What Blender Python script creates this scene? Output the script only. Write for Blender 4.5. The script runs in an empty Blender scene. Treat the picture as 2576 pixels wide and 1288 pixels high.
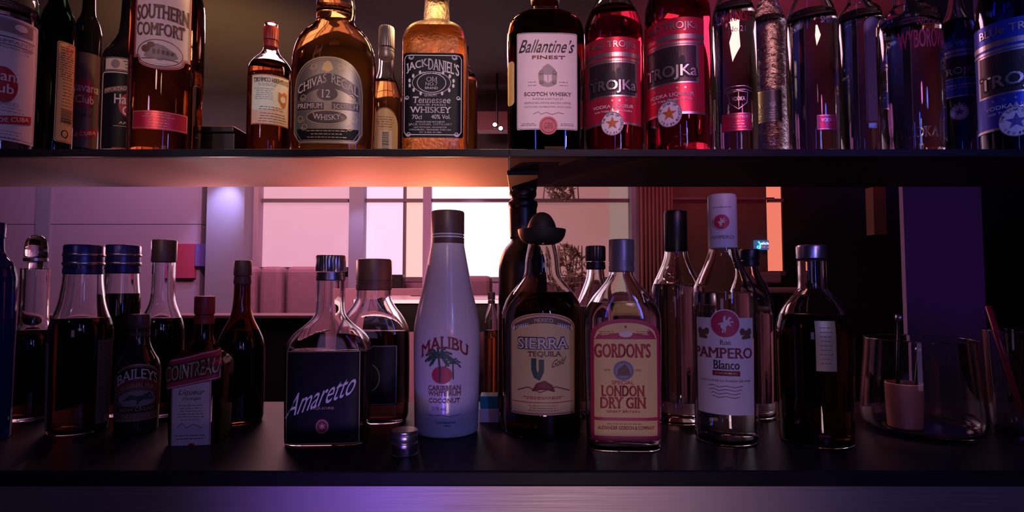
import bpy, math, random
from math import sin, cos, pi, sqrt, atan2, asin, atan
from mathutils import Vector
from mathutils.geometry import tessellate_polygon

random.seed(7)
SC = bpy.context.scene
COL = SC.collection

# ------------------------------------------------------------------ camera
F = 1400.0
W, H = 2576, 1288
PITCH = atan(70 / F)
CAMZ = 1.30
cam_d = bpy.data.cameras.new('camera')
cam_d.sensor_width = 36.0
cam_d.lens = F / W * 36.0
cam_d.clip_start = 0.02
cam = bpy.data.objects.new('camera', cam_d)
cam.location = (0, 0, CAMZ)
cam.rotation_euler = (pi / 2 + PITCH, 0, 0)
COL.objects.link(cam)
SC.camera = cam


def at(px, py, Y):
    """point of the place at depth Y that the photograph shows at (px, py)"""
    dx = (px - W / 2) / F
    v = (H / 2 - py) / F
    dy = cos(PITCH) - sin(PITCH) * v
    dz = sin(PITCH) + cos(PITCH) * v
    t = Y / dy
    return Vector((dx * t, Y, CAMZ + dz * t))


def S(py, Y):
    return at(W / 2 + 1, py, Y).x


# heights of the bar, read once
ZU = at(1288, 376, 0.62).z          # top of the upper shelf
ZUB = at(1288, 394, 0.62).z         # its underside
YUB = 0.815                         # back edge of the upper shelf
ZL = at(1288, 1185, 0.55).z         # counter top
FL, CE, YW = 0.0, 3.3, 6.0          # floor, ceiling, window wall

# ------------------------------------------------------------------ world, exposure
wd = bpy.data.worlds.new('world')
SC.world = wd
wd.use_nodes = True
bg = wd.node_tree.nodes['Background']
bg.inputs[0].default_value = (0.30, 0.16, 0.32, 1)
bg.inputs[1].default_value = 0.02
SC.view_settings.view_transform = 'Standard'
SC.view_settings.look = 'None'
SC.view_settings.exposure = 0.0
SC.view_settings.gamma = 1.0
SC.view_settings.use_curve_mapping = False
cy = SC.cycles
cy.max_bounces = 14
cy.diffuse_bounces = 2
cy.glossy_bounces = 4
cy.transmission_bounces = 14
cy.transparent_max_bounces = 6
cy.sample_clamp_indirect = 2.5
cy.sample_clamp_direct = 12.0
cy.blur_glossy = 0.6
cy.use_adaptive_sampling = True
cy.adaptive_threshold = 0.02


def spot(name, loc, target, color, power, cone=40, blend=0.6, size=0.03):
    d = bpy.data.lights.new(name, 'SPOT')
    d.energy = power
    d.color = color
    d.spot_size = math.radians(cone)
    d.spot_blend = blend
    d.shadow_soft_size = size
    o = bpy.data.objects.new(name, d)
    o.location = loc
    o.rotation_euler = (Vector(target) - Vector(loc)).to_track_quat('-Z', 'Y').to_euler()
    COL.objects.link(o)
    return o


def area(name, loc, target, color, power, sx, sy):
    d = bpy.data.lights.new(name, 'AREA')
    d.shape = 'RECTANGLE'
    d.size, d.size_y = sx, sy
    d.energy = power
    d.color = color
    o = bpy.data.objects.new(name, d)
    o.location = loc
    o.rotation_euler = (Vector(target) - Vector(loc)).to_track_quat('-Z', 'Y').to_euler()
    COL.objects.link(o)
    return o


def up(px, py=200, Y=0.64):
    return at(px, py, Y)


# added fill spots on the guests' side, each throwing its colour on a stretch of bottles
spot('fill_spot', (-0.75, -0.25, 1.75), up(60, 230), (0.75, 0.45, 0.85), 1.3, 30)
spot('fill_spot', (-0.40, -0.20, 1.80), up(420, 150), (1.0, 0.58, 0.50), 8, 26)
spot('fill_spot', (-0.15, -0.20, 1.80), up(800, 250), (1.0, 0.66, 0.46), 4.0, 24)
spot('fill_spot', (0.0, -0.25, 1.80), up(1100, 220), (1.0, 0.72, 0.68), 7.5, 22)
spot('fill_spot', (0.10, -0.25, 1.80), up(1380, 190), (1.0, 0.62, 0.60), 8, 20)
spot('fill_spot', (0.22, -0.25, 1.80), up(1640, 180), (1.0, 0.42, 0.46), 7, 24)
spot('fill_spot', (0.50, -0.20, 1.75), up(2000, 200), (0.85, 0.18, 0.60), 3.2, 28)
spot('fill_spot', (0.80, -0.20, 1.75), up(2450, 200), (0.14, 0.18, 1.0), 6.0, 30)
# small blue lamps whose reflections run down the glass
area('blue_lamp', (0.03, -0.25, 1.52), (0.03, 0.65, 1.5), (0.10, 0.12, 1.0), 0.30, 0.018, 0.36)
area('blue_lamp', (0.36, -0.20, 1.50), (0.6, 0.65, 1.5), (0.06, 0.12, 1.0), 1.3, 0.03, 0.40)
area('white_lamp', (0.42, -0.30, 1.62), (0.5, 0.65, 1.5), (0.9, 0.85, 1.0), 0.25, 0.02, 0.16)
# warm lamps over the upper shelf
spot('warm_lamp', at(1120, -190, 0.80), at(1095, 120, 0.69), (1.0, 0.62, 0.26), 30.0, 70, 0.8, 0.02)
spot('warm_lamp', at(1340, -260, 0.78), at(1375, 100, 0.67), (1.0, 0.70, 0.42), 12.0, 40, 0.8, 0.02)
spot('warm_lamp', at(820, -330, 0.80), at(800, 250, 0.70), (1.0, 0.52, 0.18), 16.0, 80, 0.8, 0.02)
spot('warm_lamp', at(480, -330, 0.84), at(440, 250, 0.70), (1.0, 0.25, 0.16), 8.0, 70, 0.8, 0.02)
spot('red_lamp', at(1700, -330, 0.84), at(1700, 250, 0.70), (1.0, 0.05, 0.20), 14.0, 80, 0.8, 0.02)
spot('violet_lamp', at(2200, -330, 0.84), at(2200, 250, 0.70), (0.40, 0.08, 1.0), 5.0, 80, 0.8, 0.02)
# added dim fill light on the counter, its bottles and the cup
spot('fill_spot', (0.30, -0.20, 1.30), at(1150, 720, 0.66), (1.0, 0.36, 0.22), 1.6, 15, 1.0, 0.02)
spot('cup_fill', (at(2290, 1020, 0.655).x, 0.630, ZUB - 0.012), at(2276, 1030, 0.662), (1.0, 0.50, 0.46), 0.9, 24, 0.9, 0.006)
area('counter_fill', (0.35, -0.7, 1.50), (0.20, 0.65, 1.22), (1.0, 0.48, 0.28), 0.24, 0.4, 0.2)
area('counter_fill', (-0.35, -0.5, 1.30), (-0.10, 0.65, 1.22), (0.62, 0.34, 0.95), 0.11, 0.25, 0.2)
# lamps low on the guests' side that graze the steel front
spot('foot_lamp', (-0.17, -0.35, 0.86), at(880, 1290, 0.552), (0.22, 0.10, 1.0), 9.0, 17, 0.7, 0.07)
spot('foot_lamp', (0.12, -0.50, 0.80), at(1350, 1330, 0.552), (1.0, 0.62, 0.72), 7.0, 36, 0.8, 0.10)
# added unseen spots that colour the underside of the left shelf board
for q, c, p in ((1110, (1.0, 0.26, 0.12), 16), (900, (1.0, 0.24, 0.18), 14), (560, (1.0, 0.34, 0.36), 6), (200, (0.7, 0.3, 0.45), 2)):
    spot('underside_fill', (at(q, 600, 1.05).x, 1.05, ZUB - 0.05), (at(q, 600, 0.70).x, 0.70, ZUB), c, p * 0.8, 70, 1.0, 0.0)
spot('teal_fill', (-0.32, 0.22, 1.15), at(600, 405, 0.64), (0.0, 0.45, 0.60), 6, 19, 0.9, 0.0)
# washers on the window wall
spot('wall_washer', at(560, 420, 5.4), at(570, 600, 5.95), (0.50, 0.50, 1.0), 30, 60, 1.0)
spot('wall_washer', at(895, 420, 5.4), at(900, 600, 5.95), (0.58, 0.55, 1.0), 16, 36, 1.0)
spot('wall_washer', at(1190, 420, 5.3), at(1190, 600, 5.95), (1.0, 0.80, 1.0), 90, 56, 1.0)
area('wall_washer', (-3.9, 4.7, 3.0), (-4.3, 5.95, 1.7), (0.80, 0.48, 1.0), 9, 2.2, 0.3)  # added to brighten the mauve wall
# added fill light over the back room's furniture
area('room_fill', (-1.6, 3.9, 3.1), (-1.6, 4.2, 0.0), (1.0, 0.42, 0.54), 75, 1.6, 0.8)
area('room_fill', (1.6, 4.2, 3.1), (1.6, 4.6, 0.0), (1.0, 0.40, 0.34), 5, 0.8, 0.6)
# added uplights that colour the ceiling in the back room
spot('ceiling_wash', (-2.2, 3.2, 2.0), (-2.4, 5.0, 3.3), (1.0, 0.56, 0.16), 110, 90, 1.0)
spot('ceiling_wash', (1.6, 3.0, 2.0), (2.0, 4.6, 3.3), (1.0, 0.08, 0.26), 120, 100, 1.0)
spot('ceiling_wash', (3.8, 3.0, 2.0), (4.2, 4.6, 3.3), (0.12, 0.12, 1.0), 90, 90, 1.0)
spot('ceiling_wash', (-4.6, 3.2, 2.0), (-4.6, 5.0, 3.3), (0.65, 0.16, 0.30), 22, 90, 1.0)
spot('pillar_wash', (2.2, 1.2, 1.1), (2.45, 3.0, 1.6), (0.30, 0.05, 0.75), 9, 50, 1.0)


# ------------------------------------------------------------------ materials
def principled(name, color, rough=0.5, metal=0.0, trans=0.0, ior=1.46, emit=None, estr=0.0, spec=0.5, vary=0.0, scale=60, bump=0.0, coat=0.0):
    m = bpy.data.materials.new(name)
    m.use_nodes = True
    nt = m.node_tree
    b = nt.nodes['Principled BSDF']
    c = tuple(color) + (1,)
    b.inputs['Base Color'].default_value = c
    b.inputs['Roughness'].default_value = rough
    b.inputs['Metallic'].default_value = metal
    b.inputs['Transmission Weight'].default_value = trans
    b.inputs['IOR'].default_value = ior
    b.inputs['Specular IOR Level'].default_value = spec
    b.inputs['Coat Weight'].default_value = coat
    if emit:
        b.inputs['Emission Color'].default_value = tuple(emit) + (1,)
        b.inputs['Emission Strength'].default_value = estr
    if vary or bump:
        tc = nt.nodes.new('ShaderNodeTexCoord')
        n = nt.nodes.new('ShaderNodeTexNoise')
        n.inputs['Scale'].default_value = scale
        n.inputs['Detail'].default_value = 4
        nt.links.new(tc.outputs['Object'], n.inputs['Vector'])
        if vary:
            mx = nt.nodes.new('ShaderNodeMix')
            mx.data_type = 'RGBA'
            mx.inputs['A'].default_value = tuple(v * (1 - vary) for v in color) + (1,)
            mx.inputs['B'].default_value = tuple(min(1, v * (1 + vary)) for v in color) + (1,)
            nt.links.new(n.outputs['Fac'], mx.inputs['Factor'])
            nt.links.new(mx.outputs['Result'], b.inputs['Base Color'])
        if bump:
            bp = nt.nodes.new('ShaderNodeBump')
            bp.inputs['Strength'].default_value = bump
            bp.inputs['Distance'].default_value = 0.002
            nt.links.new(n.outputs['Fac'], bp.inputs['Height'])
            nt.links.new(bp.outputs['Normal'], b.inputs['Normal'])
    return m


M = {}


def mat(key, *a, **k):
    M[key] = principled(key, *a, **k)
    return M[key]


# glass and liquids
mat('clear_glass', (0.96, 0.97, 0.97), 0.0, trans=1, ior=1.47)
mat('rippled_glass', (0.93, 0.92, 0.97), 0.02, trans=1, ior=1.47, bump=0.6, scale=140)
mat('green_glass', (0.05, 0.10, 0.05), 0.03, trans=1, ior=1.47)
mat('blue_glass', (0.05, 0.06, 0.45), 0.05, trans=0.8, ior=1.47)
mat('dark_glass', (0.012, 0.010, 0.012), 0.06, spec=0.6, vary=0.2)
mat('brown_glass', (0.25, 0.07, 0.02), 0.02, trans=1, ior=1.47)
mat('amber_liquid', (0.92, 0.40, 0.09), 0.0, trans=1, ior=1.36)
mat('deep_amber_liquid', (0.62, 0.13, 0.03), 0.0, trans=1, ior=1.36)
mat('red_liquid', (0.72, 0.02, 0.06), 0.0, trans=1, ior=1.36)
mat('blue_liquid', (0.05, 0.07, 0.55), 0.0, trans=1, ior=1.36)
mat('gold_liquid', (0.80, 0.42, 0.10), 0.0, trans=1, ior=1.36)
mat('frosted_glass', (0.95, 0.80, 0.62), 0.22, trans=1, ior=1.47, bump=0.5, scale=220)
mat('clear_liquid', (0.93, 0.93, 0.96), 0.0, trans=1, ior=1.35)
mat('brown_liquid', (0.10, 0.03, 0.02), 0.0, trans=1, ior=1.36)
# label papers and inks
mat('cream_paper', (0.80, 0.66, 0.52), 0.5, vary=0.06)
mat('pink_cream_paper', (0.74, 0.60, 0.60), 0.5, vary=0.05)
mat('yellow_paper', (0.85, 0.55, 0.20), 0.5, vary=0.06)
mat('beige_paper', (0.72, 0.52, 0.25), 0.5, vary=0.06)
mat('white_paper', (0.78, 0.76, 0.78), 0.5, vary=0.05)
mat('brown_paper', (0.16, 0.09, 0.07), 0.5, vary=0.1)
mat('black_paper', (0.008, 0.007, 0.012), 0.45, vary=0.2, spec=0.15)
mat('silver_paper', (0.20, 0.17, 0.16), 0.36, metal=0.6, vary=0.08)
mat('silver_foil', (0.62, 0.56, 0.58), 0.30, metal=0.9, vary=0.05)
mat('red_foil', (0.62, 0.03, 0.08), 0.33, metal=0.45, vary=0.05)
mat('blue_foil', (0.03, 0.06, 0.45), 0.33, metal=0.45, vary=0.05)
mat('dark_foil', (0.06, 0.04, 0.05), 0.35, metal=0.5, vary=0.1)
mat('red_ink', (0.45, 0.02, 0.03), 0.5)
mat('crimson_ink', (0.50, 0.03, 0.08), 0.45)
mat('dark_red_ink', (0.22, 0.02, 0.03), 0.5)
mat('brown_ink', (0.16, 0.07, 0.05), 0.5)
mat('black_ink', (0.015, 0.012, 0.015), 0.5)
mat('grey_ink', (0.30, 0.24, 0.24), 0.5)
mat('white_ink', (0.85, 0.80, 0.80), 0.5)
mat('gold_ink', (0.62, 0.42, 0.20), 0.4, metal=0.3)
mat('green_ink', (0.03, 0.08, 0.06), 0.5)
mat('blue_ink', (0.12, 0.10, 0.35), 0.5)
mat('orange_ink', (0.60, 0.16, 0.03), 0.5)
mat('teal_card', (0.02, 0.30, 0.36), 0.5, vary=0.08)
# caps, metals, plastics
mat('black_plastic', (0.010, 0.009, 0.010), 0.35, vary=0.2)
mat('felt_black', (0.014, 0.010, 0.010), 0.6, vary=0.2, bump=0.1)
mat('grey_cap', (0.30, 0.24, 0.26), 0.35, metal=0.5, vary=0.05)
mat('steel_cap', (0.50, 0.46, 0.50), 0.28, metal=0.95, vary=0.05)
mat('brown_cap', (0.10, 0.05, 0.05), 0.4, vary=0.1)
mat('blue_cap', (0.05, 0.05, 0.20), 0.3, metal=0.4, vary=0.1)
mat('red_cap', (0.35, 0.03, 0.03), 0.4, vary=0.1)
mat('white_cap', (0.70, 0.66, 0.68), 0.4, vary=0.03)
mat('white_gloss', (0.66, 0.60, 0.68), 0.22, vary=0.02, coat=0.3)
mat('copper', (0.72, 0.30, 0.22), 0.40, metal=0.6, vary=0.08)
mat('red_plastic', (0.40, 0.01, 0.03), 0.3, vary=0.05)
# bar and room
mat('shelf_dark', (0.030, 0.020, 0.028), 0.38, vary=0.3, scale=12, spec=0.5)
mat('edge_dark', (0.010, 0.007, 0.014), 0.5, vary=0.3, scale=12, spec=0.2)
mat('shelf_lit', (0.34, 0.19, 0.18), 0.85, vary=0.12, scale=9)  # salmon light under the left board put into its colour
mat('counter_dark', (0.014, 0.011, 0.016), 0.42, vary=0.35, scale=14, spec=0.12)
mat('room_dark', (0.012, 0.008, 0.011), 0.7, vary=0.2, scale=3)
mat('bulkhead', (0.055, 0.042, 0.042), 0.7, vary=0.15, scale=2)
mat('ceiling_paint', (0.11, 0.09, 0.085), 0.8, vary=0.1, scale=2)
mat('floor_dark', (0.035, 0.025, 0.030), 0.45, vary=0.3, scale=4)
mat('mauve_wall', (0.52, 0.36, 0.50), 0.7, vary=0.04, scale=2)
mat('pillar_blue', (0.34, 0.30, 0.42), 0.6, vary=0.05, scale=3)
mat('mullion', (0.20, 0.12, 0.15), 0.5, vary=0.1)
mat('sofa', (0.30, 0.15, 0.22), 0.7, vary=0.15, scale=20)
mat('red_board', (0.55, 0.06, 0.14), 0.6, vary=0.05)
mat('violet_board', (0.22, 0.12, 0.50), 0.6, vary=0.05)
mat('table_top', (0.62, 0.34, 0.38), 0.25, vary=0.05)
mat('table_apron', (0.20, 0.15, 0.15), 0.5, vary=0.1)
mat('leaf', (0.30, 0.20, 0.14), 0.6, trans=0.35, vary=0.3)
mat('purple_wall', (0.30, 0.20, 0.36), 0.7, vary=0.1, scale=3)
mat('brown_wall', (0.17, 0.085, 0.06), 0.7, vary=0.1, scale=3)
mat('curtain', (0.34, 0.15, 0.15), 0.8, vary=0.1, scale=6)


def brushed(name, color, rough):
    m = principled(name, color, rough, metal=0.9)
    nt = m.node_tree
    tc = nt.nodes.new('ShaderNodeTexCoord')
    mp = nt.nodes.new('ShaderNodeMapping')
    mp.inputs['Scale'].default_value = (4, 4, 400)
    n = nt.nodes.new('ShaderNodeTexNoise')
    n.inputs['Scale'].default_value = 3
    r = nt.nodes.new('ShaderNodeMapRange')
    r.inputs['To Min'].default_value = rough * 0.8
    r.inputs['To Max'].default_value = rough * 1.25
    nt.links.new(tc.outputs['Object'], mp.inputs['Vector'])
    nt.links.new(mp.outputs['Vector'], n.inputs['Vector'])
    nt.links.new(n.outputs['Fac'], r.inputs['Value'])
    nt.links.new(r.outputs['Result'], nt.nodes['Principled BSDF'].inputs['Roughness'])
    return m


M['brushed_steel'] = brushed('brushed_steel', (0.46, 0.38, 0.42), 0.48)


def glow(name, color, strength, base=0.2):
    """backlit frosted pane"""
    return mat(name, (base, base, base), 0.6, emit=color, estr=strength, vary=0.02, scale=2)


glow('pane_pink', (0.80, 0.36, 0.50), 0.84)
glow('pane_rose', (0.98, 0.58, 0.80), 1.1)
glow('pane_peach', (0.98, 0.55, 0.50), 1.0)
glow('pane_white', (1.0, 0.72, 0.92), 1.5)
glow('pane_dusk', (0.50, 0.20, 0.20), 0.62)
glow('pane_dusk_grey', (0.48, 0.30, 0.27), 0.55)
glow('pane_coral', (0.85, 0.20, 0.13), 1.0)
glow('sign_blue', (0.02, 0.10, 0.28), 0.9, 0.1)
glow('neon_white', (0.75, 0.9, 1.0), 2.5)
glow('neon_cyan', (0.1, 0.6, 1.0), 2.0)
glow('neon_red', (1.0, 0.06, 0.08), 1.4)
glow('lamp_glow', (0.8, 0.88, 1.0), 9.0)
glow('bulb_glow', (1.0, 0.62, 0.28), 40.0)
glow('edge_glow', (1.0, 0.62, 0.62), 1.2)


# ------------------------------------------------------------------ mesh helpers
def obj(name, verts, faces, m, parent=None, smooth=False, props=None):
    me = bpy.data.meshes.new(name)
    me.from_pydata([tuple(v) for v in verts], [], faces)
    me.materials.append(m if not isinstance(m, str) else M[m])
    me.update()
    if smooth:
        me.polygons.foreach_set('use_smooth', [True] * len(me.polygons))
    o = bpy.data.objects.new(name, me)
    COL.objects.link(o)
    if parent:
        o.parent = parent
    for k, v in (props or {}).items():
        o[k] = v
    return o


def empty(name, loc, rz=0.0):
    o = bpy.data.objects.new(name, None)
    o.empty_display_size = 0.03
    o.location = loc
    o.rotation_euler = (0, 0, rz)
    COL.objects.link(o)
    return o


def tag(o, label, cat, group=None):
    o['label'] = label
    o['category'] = cat
    if group:
        o['group'] = group
    return o


def struct(o):
    o['kind'] = 'structure'
    return o


BOXF = [(0, 3, 2, 1), (4, 5, 6, 7), (0, 1, 5, 4), (1, 2, 6, 5), (2, 3, 7, 6), (3, 0, 4, 7)]


def boxv(x0, x1, y0, y1, z0, z1):
    return [(x0, y0, z0), (x1, y0, z0), (x1, y1, z0), (x0, y1, z0), (x0, y0, z1), (x1, y0, z1), (x1, y1, z1), (x0, y1, z1)]


def box(name, x0, x1, y0, y1, z0, z1, m, parent=None, bev=0.0):
    o = obj(name, boxv(x0, x1, y0, y1, z0, z1), BOXF, m, parent)
    if bev:
        b = o.modifiers.new('bevel', 'BEVEL')
        b.width = bev
        b.segments = 3
    return o


def merge(list_):
    V, Fc = [], []
    for v, f in list_:
        n = len(V)
        V += [tuple(p) for p in v]
        Fc += [tuple(i + n for i in q) for q in f]
    return V, Fc


def chaikin(p, it=2):
    for _ in range(it):
        q = [p[0]]
        for a, b in zip(p[:-1], p[1:]):
            q.append(tuple(0.75 * i + 0.25 * j for i, j in zip(a, b)))
            q.append(tuple(0.25 * i + 0.75 * j for i, j in zip(a, b)))
        q.append(p[-1])
        p = q
    return p


def tube(pts, r, n=8):
    pts = [Vector(p) for p in pts]
    V, Fc = [], []
    for i, p in enumerate(pts):
        d = (pts[min(i + 1, len(pts) - 1)] - pts[max(i - 1, 0)]).normalized()
        a = d.orthogonal().normalized()
        b = d.cross(a)
        for k in range(n):
            t = 2 * pi * k / n
            V.append(p + r * (cos(t) * a + sin(t) * b))
    for i in range(len(pts) - 1):
        for k in range(n):
            k2 = (k + 1) % n
            Fc.append((i * n + k, i * n + k2, (i + 1) * n + k2, (i + 1) * n + k))
    Fc.append(tuple(range(n))[::-1])
    Fc.append(tuple((len(pts) - 1) * n + k for k in range(n)))
    return V, Fc


_tc = {}


def text2d(s, res=3, serif=0):
    """flat glyph outlines of a string, scaled to the unit square; serif adds feet to the stems"""
    key = (s, serif)
    if key in _tc:
        return _tc[key]
    c = bpy.data.curves.new('t', 'FONT')
    c.body = s
    c.resolution_u = res
    o = bpy.data.objects.new('t', c)
    COL.objects.link(o)
    dg = bpy.context.evaluated_depsgraph_get()
    me = bpy.data.meshes.new_from_object(o.evaluated_get(dg))
    V = [(v.co.x, v.co.y) for v in me.vertices]
    Fc = [tuple(p.vertices) for p in me.polygons]
    bpy.data.objects.remove(o)
    bpy.data.curves.remove(c)
    bpy.data.meshes.remove(me)
    x0, x1 = min(v[0] for v in V), max(v[0] for v in V)
    y0, y1 = min(v[1] for v in V), max(v[1] for v in V)
    if serif:
        cnt = {}
        for f in Fc:
            for a, b in zip(f, f[1:] + f[:1]):
                cnt.setdefault((min(a, b), max(a, b)), []).append(f)
        for (a, b), fs in cnt.items():
            if len(fs) != 1 or abs(V[a][1] - V[b][1]) > 0.004:
                continue
            y, l = V[a][1], abs(V[a][0] - V[b][0])
            if not (0.04 < l < 0.24) or not (abs(y) < 0.02 or y > 0.40):
                continue
            mid = sum(V[q][1] for q in fs[0]) / len(fs[0])
            if (y > 0.3 and mid > y) or (y < 0.3 and mid < y):
                continue
            e, th = 0.055 * serif, 0.05
            xa, xb = min(V[a][0], V[b][0]) - e, max(V[a][0], V[b][0]) + e
            yb = y - th if y > 0.3 else y + th
            k = len(V)
            V += [(xa, y), (xb, y), (xb, yb), (xa, yb)]
            Fc.append((k, k + 1, k + 2, k + 3))
    V = [((x - x0) / (x1 - x0) - 0.5, (y - y0) / (y1 - y0) - 0.5) for x, y in V]
    _tc[key] = (V, Fc)
    return V, Fc


# ------------------------------------------------------------------ bottles
class Bottle:
    """a glass thing built up from half-widths and heights; its origin is the centre of its base"""

    def __init__(s, name, label, cat, cx, Y, z0, prof, n=2.0, asp=1.0, face=None, rz=None, group=None):
        s.cx, s.Y, s.z0, s.n, s.asp = cx, Y, z0, n, asp
        ys = [p[1] for p in prof]
        ymid = 0.5 * (ys[0] + ys[min(3, len(ys) - 1)])
        hw = max(p[0] for p in prof)
        sc0 = S(ymid, Y)
        if n > 2:
            s.Yf = Y - hw * sc0 * asp * 0.95
            ye = s.Yf if n >= 5 else Y
            corr = Y / ye
            X = at(cx, ymid, ye).x
        else:
            corr = sqrt(1 + ((cx - W / 2) / F) ** 2)
            s.Yf = Y - hw * sc0 / corr
            X = at(cx, ymid, Y).x
        s.corr = corr
        s.pr = []
        for i, p in enumerate(prof):
            z = 0.0 if i == 0 else max(0.0, at(cx, p[1], Y).z - z0)
            k = p[2] if len(p) > 2 else (1.0 if n > 2 else 0.0)
            s.pr.append((p[0] * S(p[1], Y) / corr, z, k))
        s.pr = [s.pr[0]] + [p for i, p in enumerate(s.pr) if i and p[1] > s.pr[0][1] + 1e-5]
        s.sm = chaikin(s.pr, 2)
        if rz is None:
            rz = -atan2(X, Y)
            if face is not None:
                rz += asin(max(-0.95, min(0.95, (face - cx) / hw)))
        s.X = X
        s.root = empty(name, (X, Y, z0), rz)
        tag(s.root, label, cat, group)
        # arc length table of the body's cross-section, from the front centre sideways
        s.tab = [(0.0, -pi / 2)]
        px = s.cross(1.0, 1.0 if n > 2 else 0.0, -pi / 2)
        e = n / 2.0 if n > 2 else 1.0
        ths = [-pi / 2 + asin((i / 200) ** e) for i in range(1, 195)]
        dmax = -sin(ths[-1])
        ths += [-asin((dmax ** (1 / e) * (1 - i / 60)) ** e) for i in range(1, 61)]
        ths += [asin((i / 60) ** e) for i in range(1, 61)]
        for th in ths:
            q = s.cross(1.0, 1.0 if n > 2 else 0.0, th)
            s.tab.append((s.tab[-1][0] + sqrt((q[0] - px[0]) ** 2 + (q[1] - px[1]) ** 2), th))
            px = q

    def cross(s, r, k, th):
        c, d = cos(th), sin(th)
        x, y = r * c, r * d
        if k > 0:
            e = 2.0 / s.n
            x2 = r * math.copysign(abs(c) ** e, c)
            y2 = r * s.asp * math.copysign(abs(d) ** e, d)
            x, y = x + k * (x2 - x), y + k * (y2 - y)
        return x, y

    def rk(s, z):
        p = s.sm
        if z <= p[0][1]:
            return p[0][0], p[0][2]
        for a, b in zip(p[:-1], p[1:]):
            if z <= b[1]:
                t = (z - a[1]) / max(1e-9, b[1] - a[1])
                return a[0] + t * (b[0] - a[0]), a[2] + t * (b[2] - a[2])
        return p[-1][0], p[-1][2]

    def surf(s, u, z, off):
        r, k = s.rk(z)
        a = abs(u) / max(r, 1e-6)
        lo, hi = 0, len(s.tab) - 1
        a = min(a, s.tab[-1][0])
        while hi - lo > 1:
            mid = (lo + hi) // 2
            if s.tab[mid][0] <= a:
                lo = mid
            else:
                hi = mid
        t0, t1 = s.tab[lo], s.tab[hi]
        th = t0[1] + (t1[1] - t0[1]) * (a - t0[0]) / max(1e-9, t1[0] - t0[0])
        if u < 0:
            th = -pi - th
        x, y = s.cross(r, k, th)
        xa, ya = s.cross(r, k, th - 0.01)
        xb, yb = s.cross(r, k, th + 0.01)
        nx, ny = (yb - ya), -(xb - xa)
        l = sqrt(nx * nx + ny * ny) or 1
        return (x + off * nx / l, y + off * ny / l, z)

    def rings(s, prof, N, closed=(True, True), rib=0, depth=0.05):
        V, Fc = [], []
        for (r, z, k) in prof:
            for i in range(N):
                th = 2 * pi * i / N
                f = 1 - depth * (i % 2) if rib else 1
                x, y = s.cross(r * f, k, th)
                V.append((x, y, z))
        for j in range(len(prof) - 1):
            for i in range(N):
                i2 = (i + 1) % N
                Fc.append((j * N + i, j * N + i2, (j + 1) * N + i2, (j + 1) * N + i))
        if closed[0]:
            V.append((0, 0, prof[0][1]))
            c = len(V) - 1
            Fc += [(c, (i + 1) % N, i) for i in range(N)]
        if closed[1]:
            V.append((0, 0, prof[-1][1]))
            c = len(V) - 1
            b = (len(prof) - 1) * N
            Fc += [(c, b + i, b + (i + 1) % N) for i in range(N)]
        return V, Fc

    def base_round(s):
        r, z, k = s.sm[0]
        return [(r * 0.90, 0.0, k), (r * 0.975, r * 0.02, k), (r, r * 0.07, k)]

    def glass(s, m, wall=0.0024, N=64, name='glass_body', solid=False, rib=0, depth=0.04):
        out = s.base_round() + s.sm[1:]
        out = [out[0]] + [p for a, p in zip(out, out[1:])]
        z = -1
        o2 = []
        for p in out:
            if p[1] > z + 1e-6:
                o2.append(p)
                z = p[1]
        if solid:
            v, f = s.rings(o2, N, rib=rib, depth=depth)
            return obj(name, v, f, m, s.root, True)
        fl = wall * 2.2
        inn = [(max(p[0] - wall, 0.001), p[1], p[2]) for p in o2 if p[1] > fl]
        r0, k0 = s.rk(fl)
        inn = [((r0 - wall) * 0.9, fl, k0)] + inn
        V, Fc = s.rings(o2 + inn[::-1], N, closed=(True, True), rib=rib, depth=depth)
        return obj(name, V, Fc, m, s.root, True)

    def liquid(s, m, ytop, wall=0.0024, N=48, name='liquid'):
        zt = at(s.cx, ytop, s.Y).z - s.z0
        fl = wall * 2.2 - 0.0003
        pr = [p for p in s.sm if fl < p[1] < zt]
        r0, k0 = s.rk(fl)
        r1, k1 = s.rk(zt)
        w = wall - 0.0003
        pr = [((r0 - w) * 0.9, fl, k0)] + [(p[0] - w, p[1], p[2]) for p in pr] + [(r1 - w, zt, k1)]
        v, f = s.rings(pr, N)
        return obj(name, v, f, m, s.root, True)

    def part(s, name, prof, m, N=40, k=0.0, rib=0, depth=0.05, it=0, smooth=True, parent=None):
        """a closed turned part from (half-width, y) pairs, bottom first"""
        pr = [(a * S(y, s.Y) / s.corr, at(s.cx, y, s.Y).z - s.z0, k) for a, y in prof]
        if it:
            pr = chaikin(pr, it)
        v, f = s.rings(pr, N, rib=rib, depth=depth)
        o = obj(name, v, f, m, parent or s.root, False)
        if smooth:
            o.data.polygons.foreach_set('use_smooth', [True] * len(o.data.polygons))
            e = o.modifiers.new('edges', 'EDGE_SPLIT')
            e.split_angle = math.radians(35)
        return o

    def cap(s, hw, y0, y1, m, ribs=0, name='screw_cap', rings=True):
        h = y0 - y1
        pr = [(hw * 0.93, y0), (hw, y0 - 0.03 * h)]
        if rings:
            for t in (0.22, 0.30):
                y = y0 - t * h
                pr += [(hw, y + 0.025 * h), (hw * 0.95, y + 0.02 * h), (hw * 0.95, y - 0.02 * h), (hw, y - 0.025 * h)]
        pr += [(hw, y1 + 0.06 * h), (hw * 0.96, y1 + 0.01 * h), (hw * 0.90, y1)]
        if ribs:
            o = s.part(name, pr[:-3], m)
            top = [(hw * 1.0, y0 - 0.36 * h), (hw * 1.02, y0 - 0.40 * h), (hw * 1.02, y1 + 0.08 * h), (hw * 0.96, y1 + 0.01 * h), (hw * 0.9, y1)]
            s.part('knurled_band', top, m, N=ribs * 2, rib=1, depth=0.035, parent=o)
            return o
        return s.part(name, pr, m)


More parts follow.
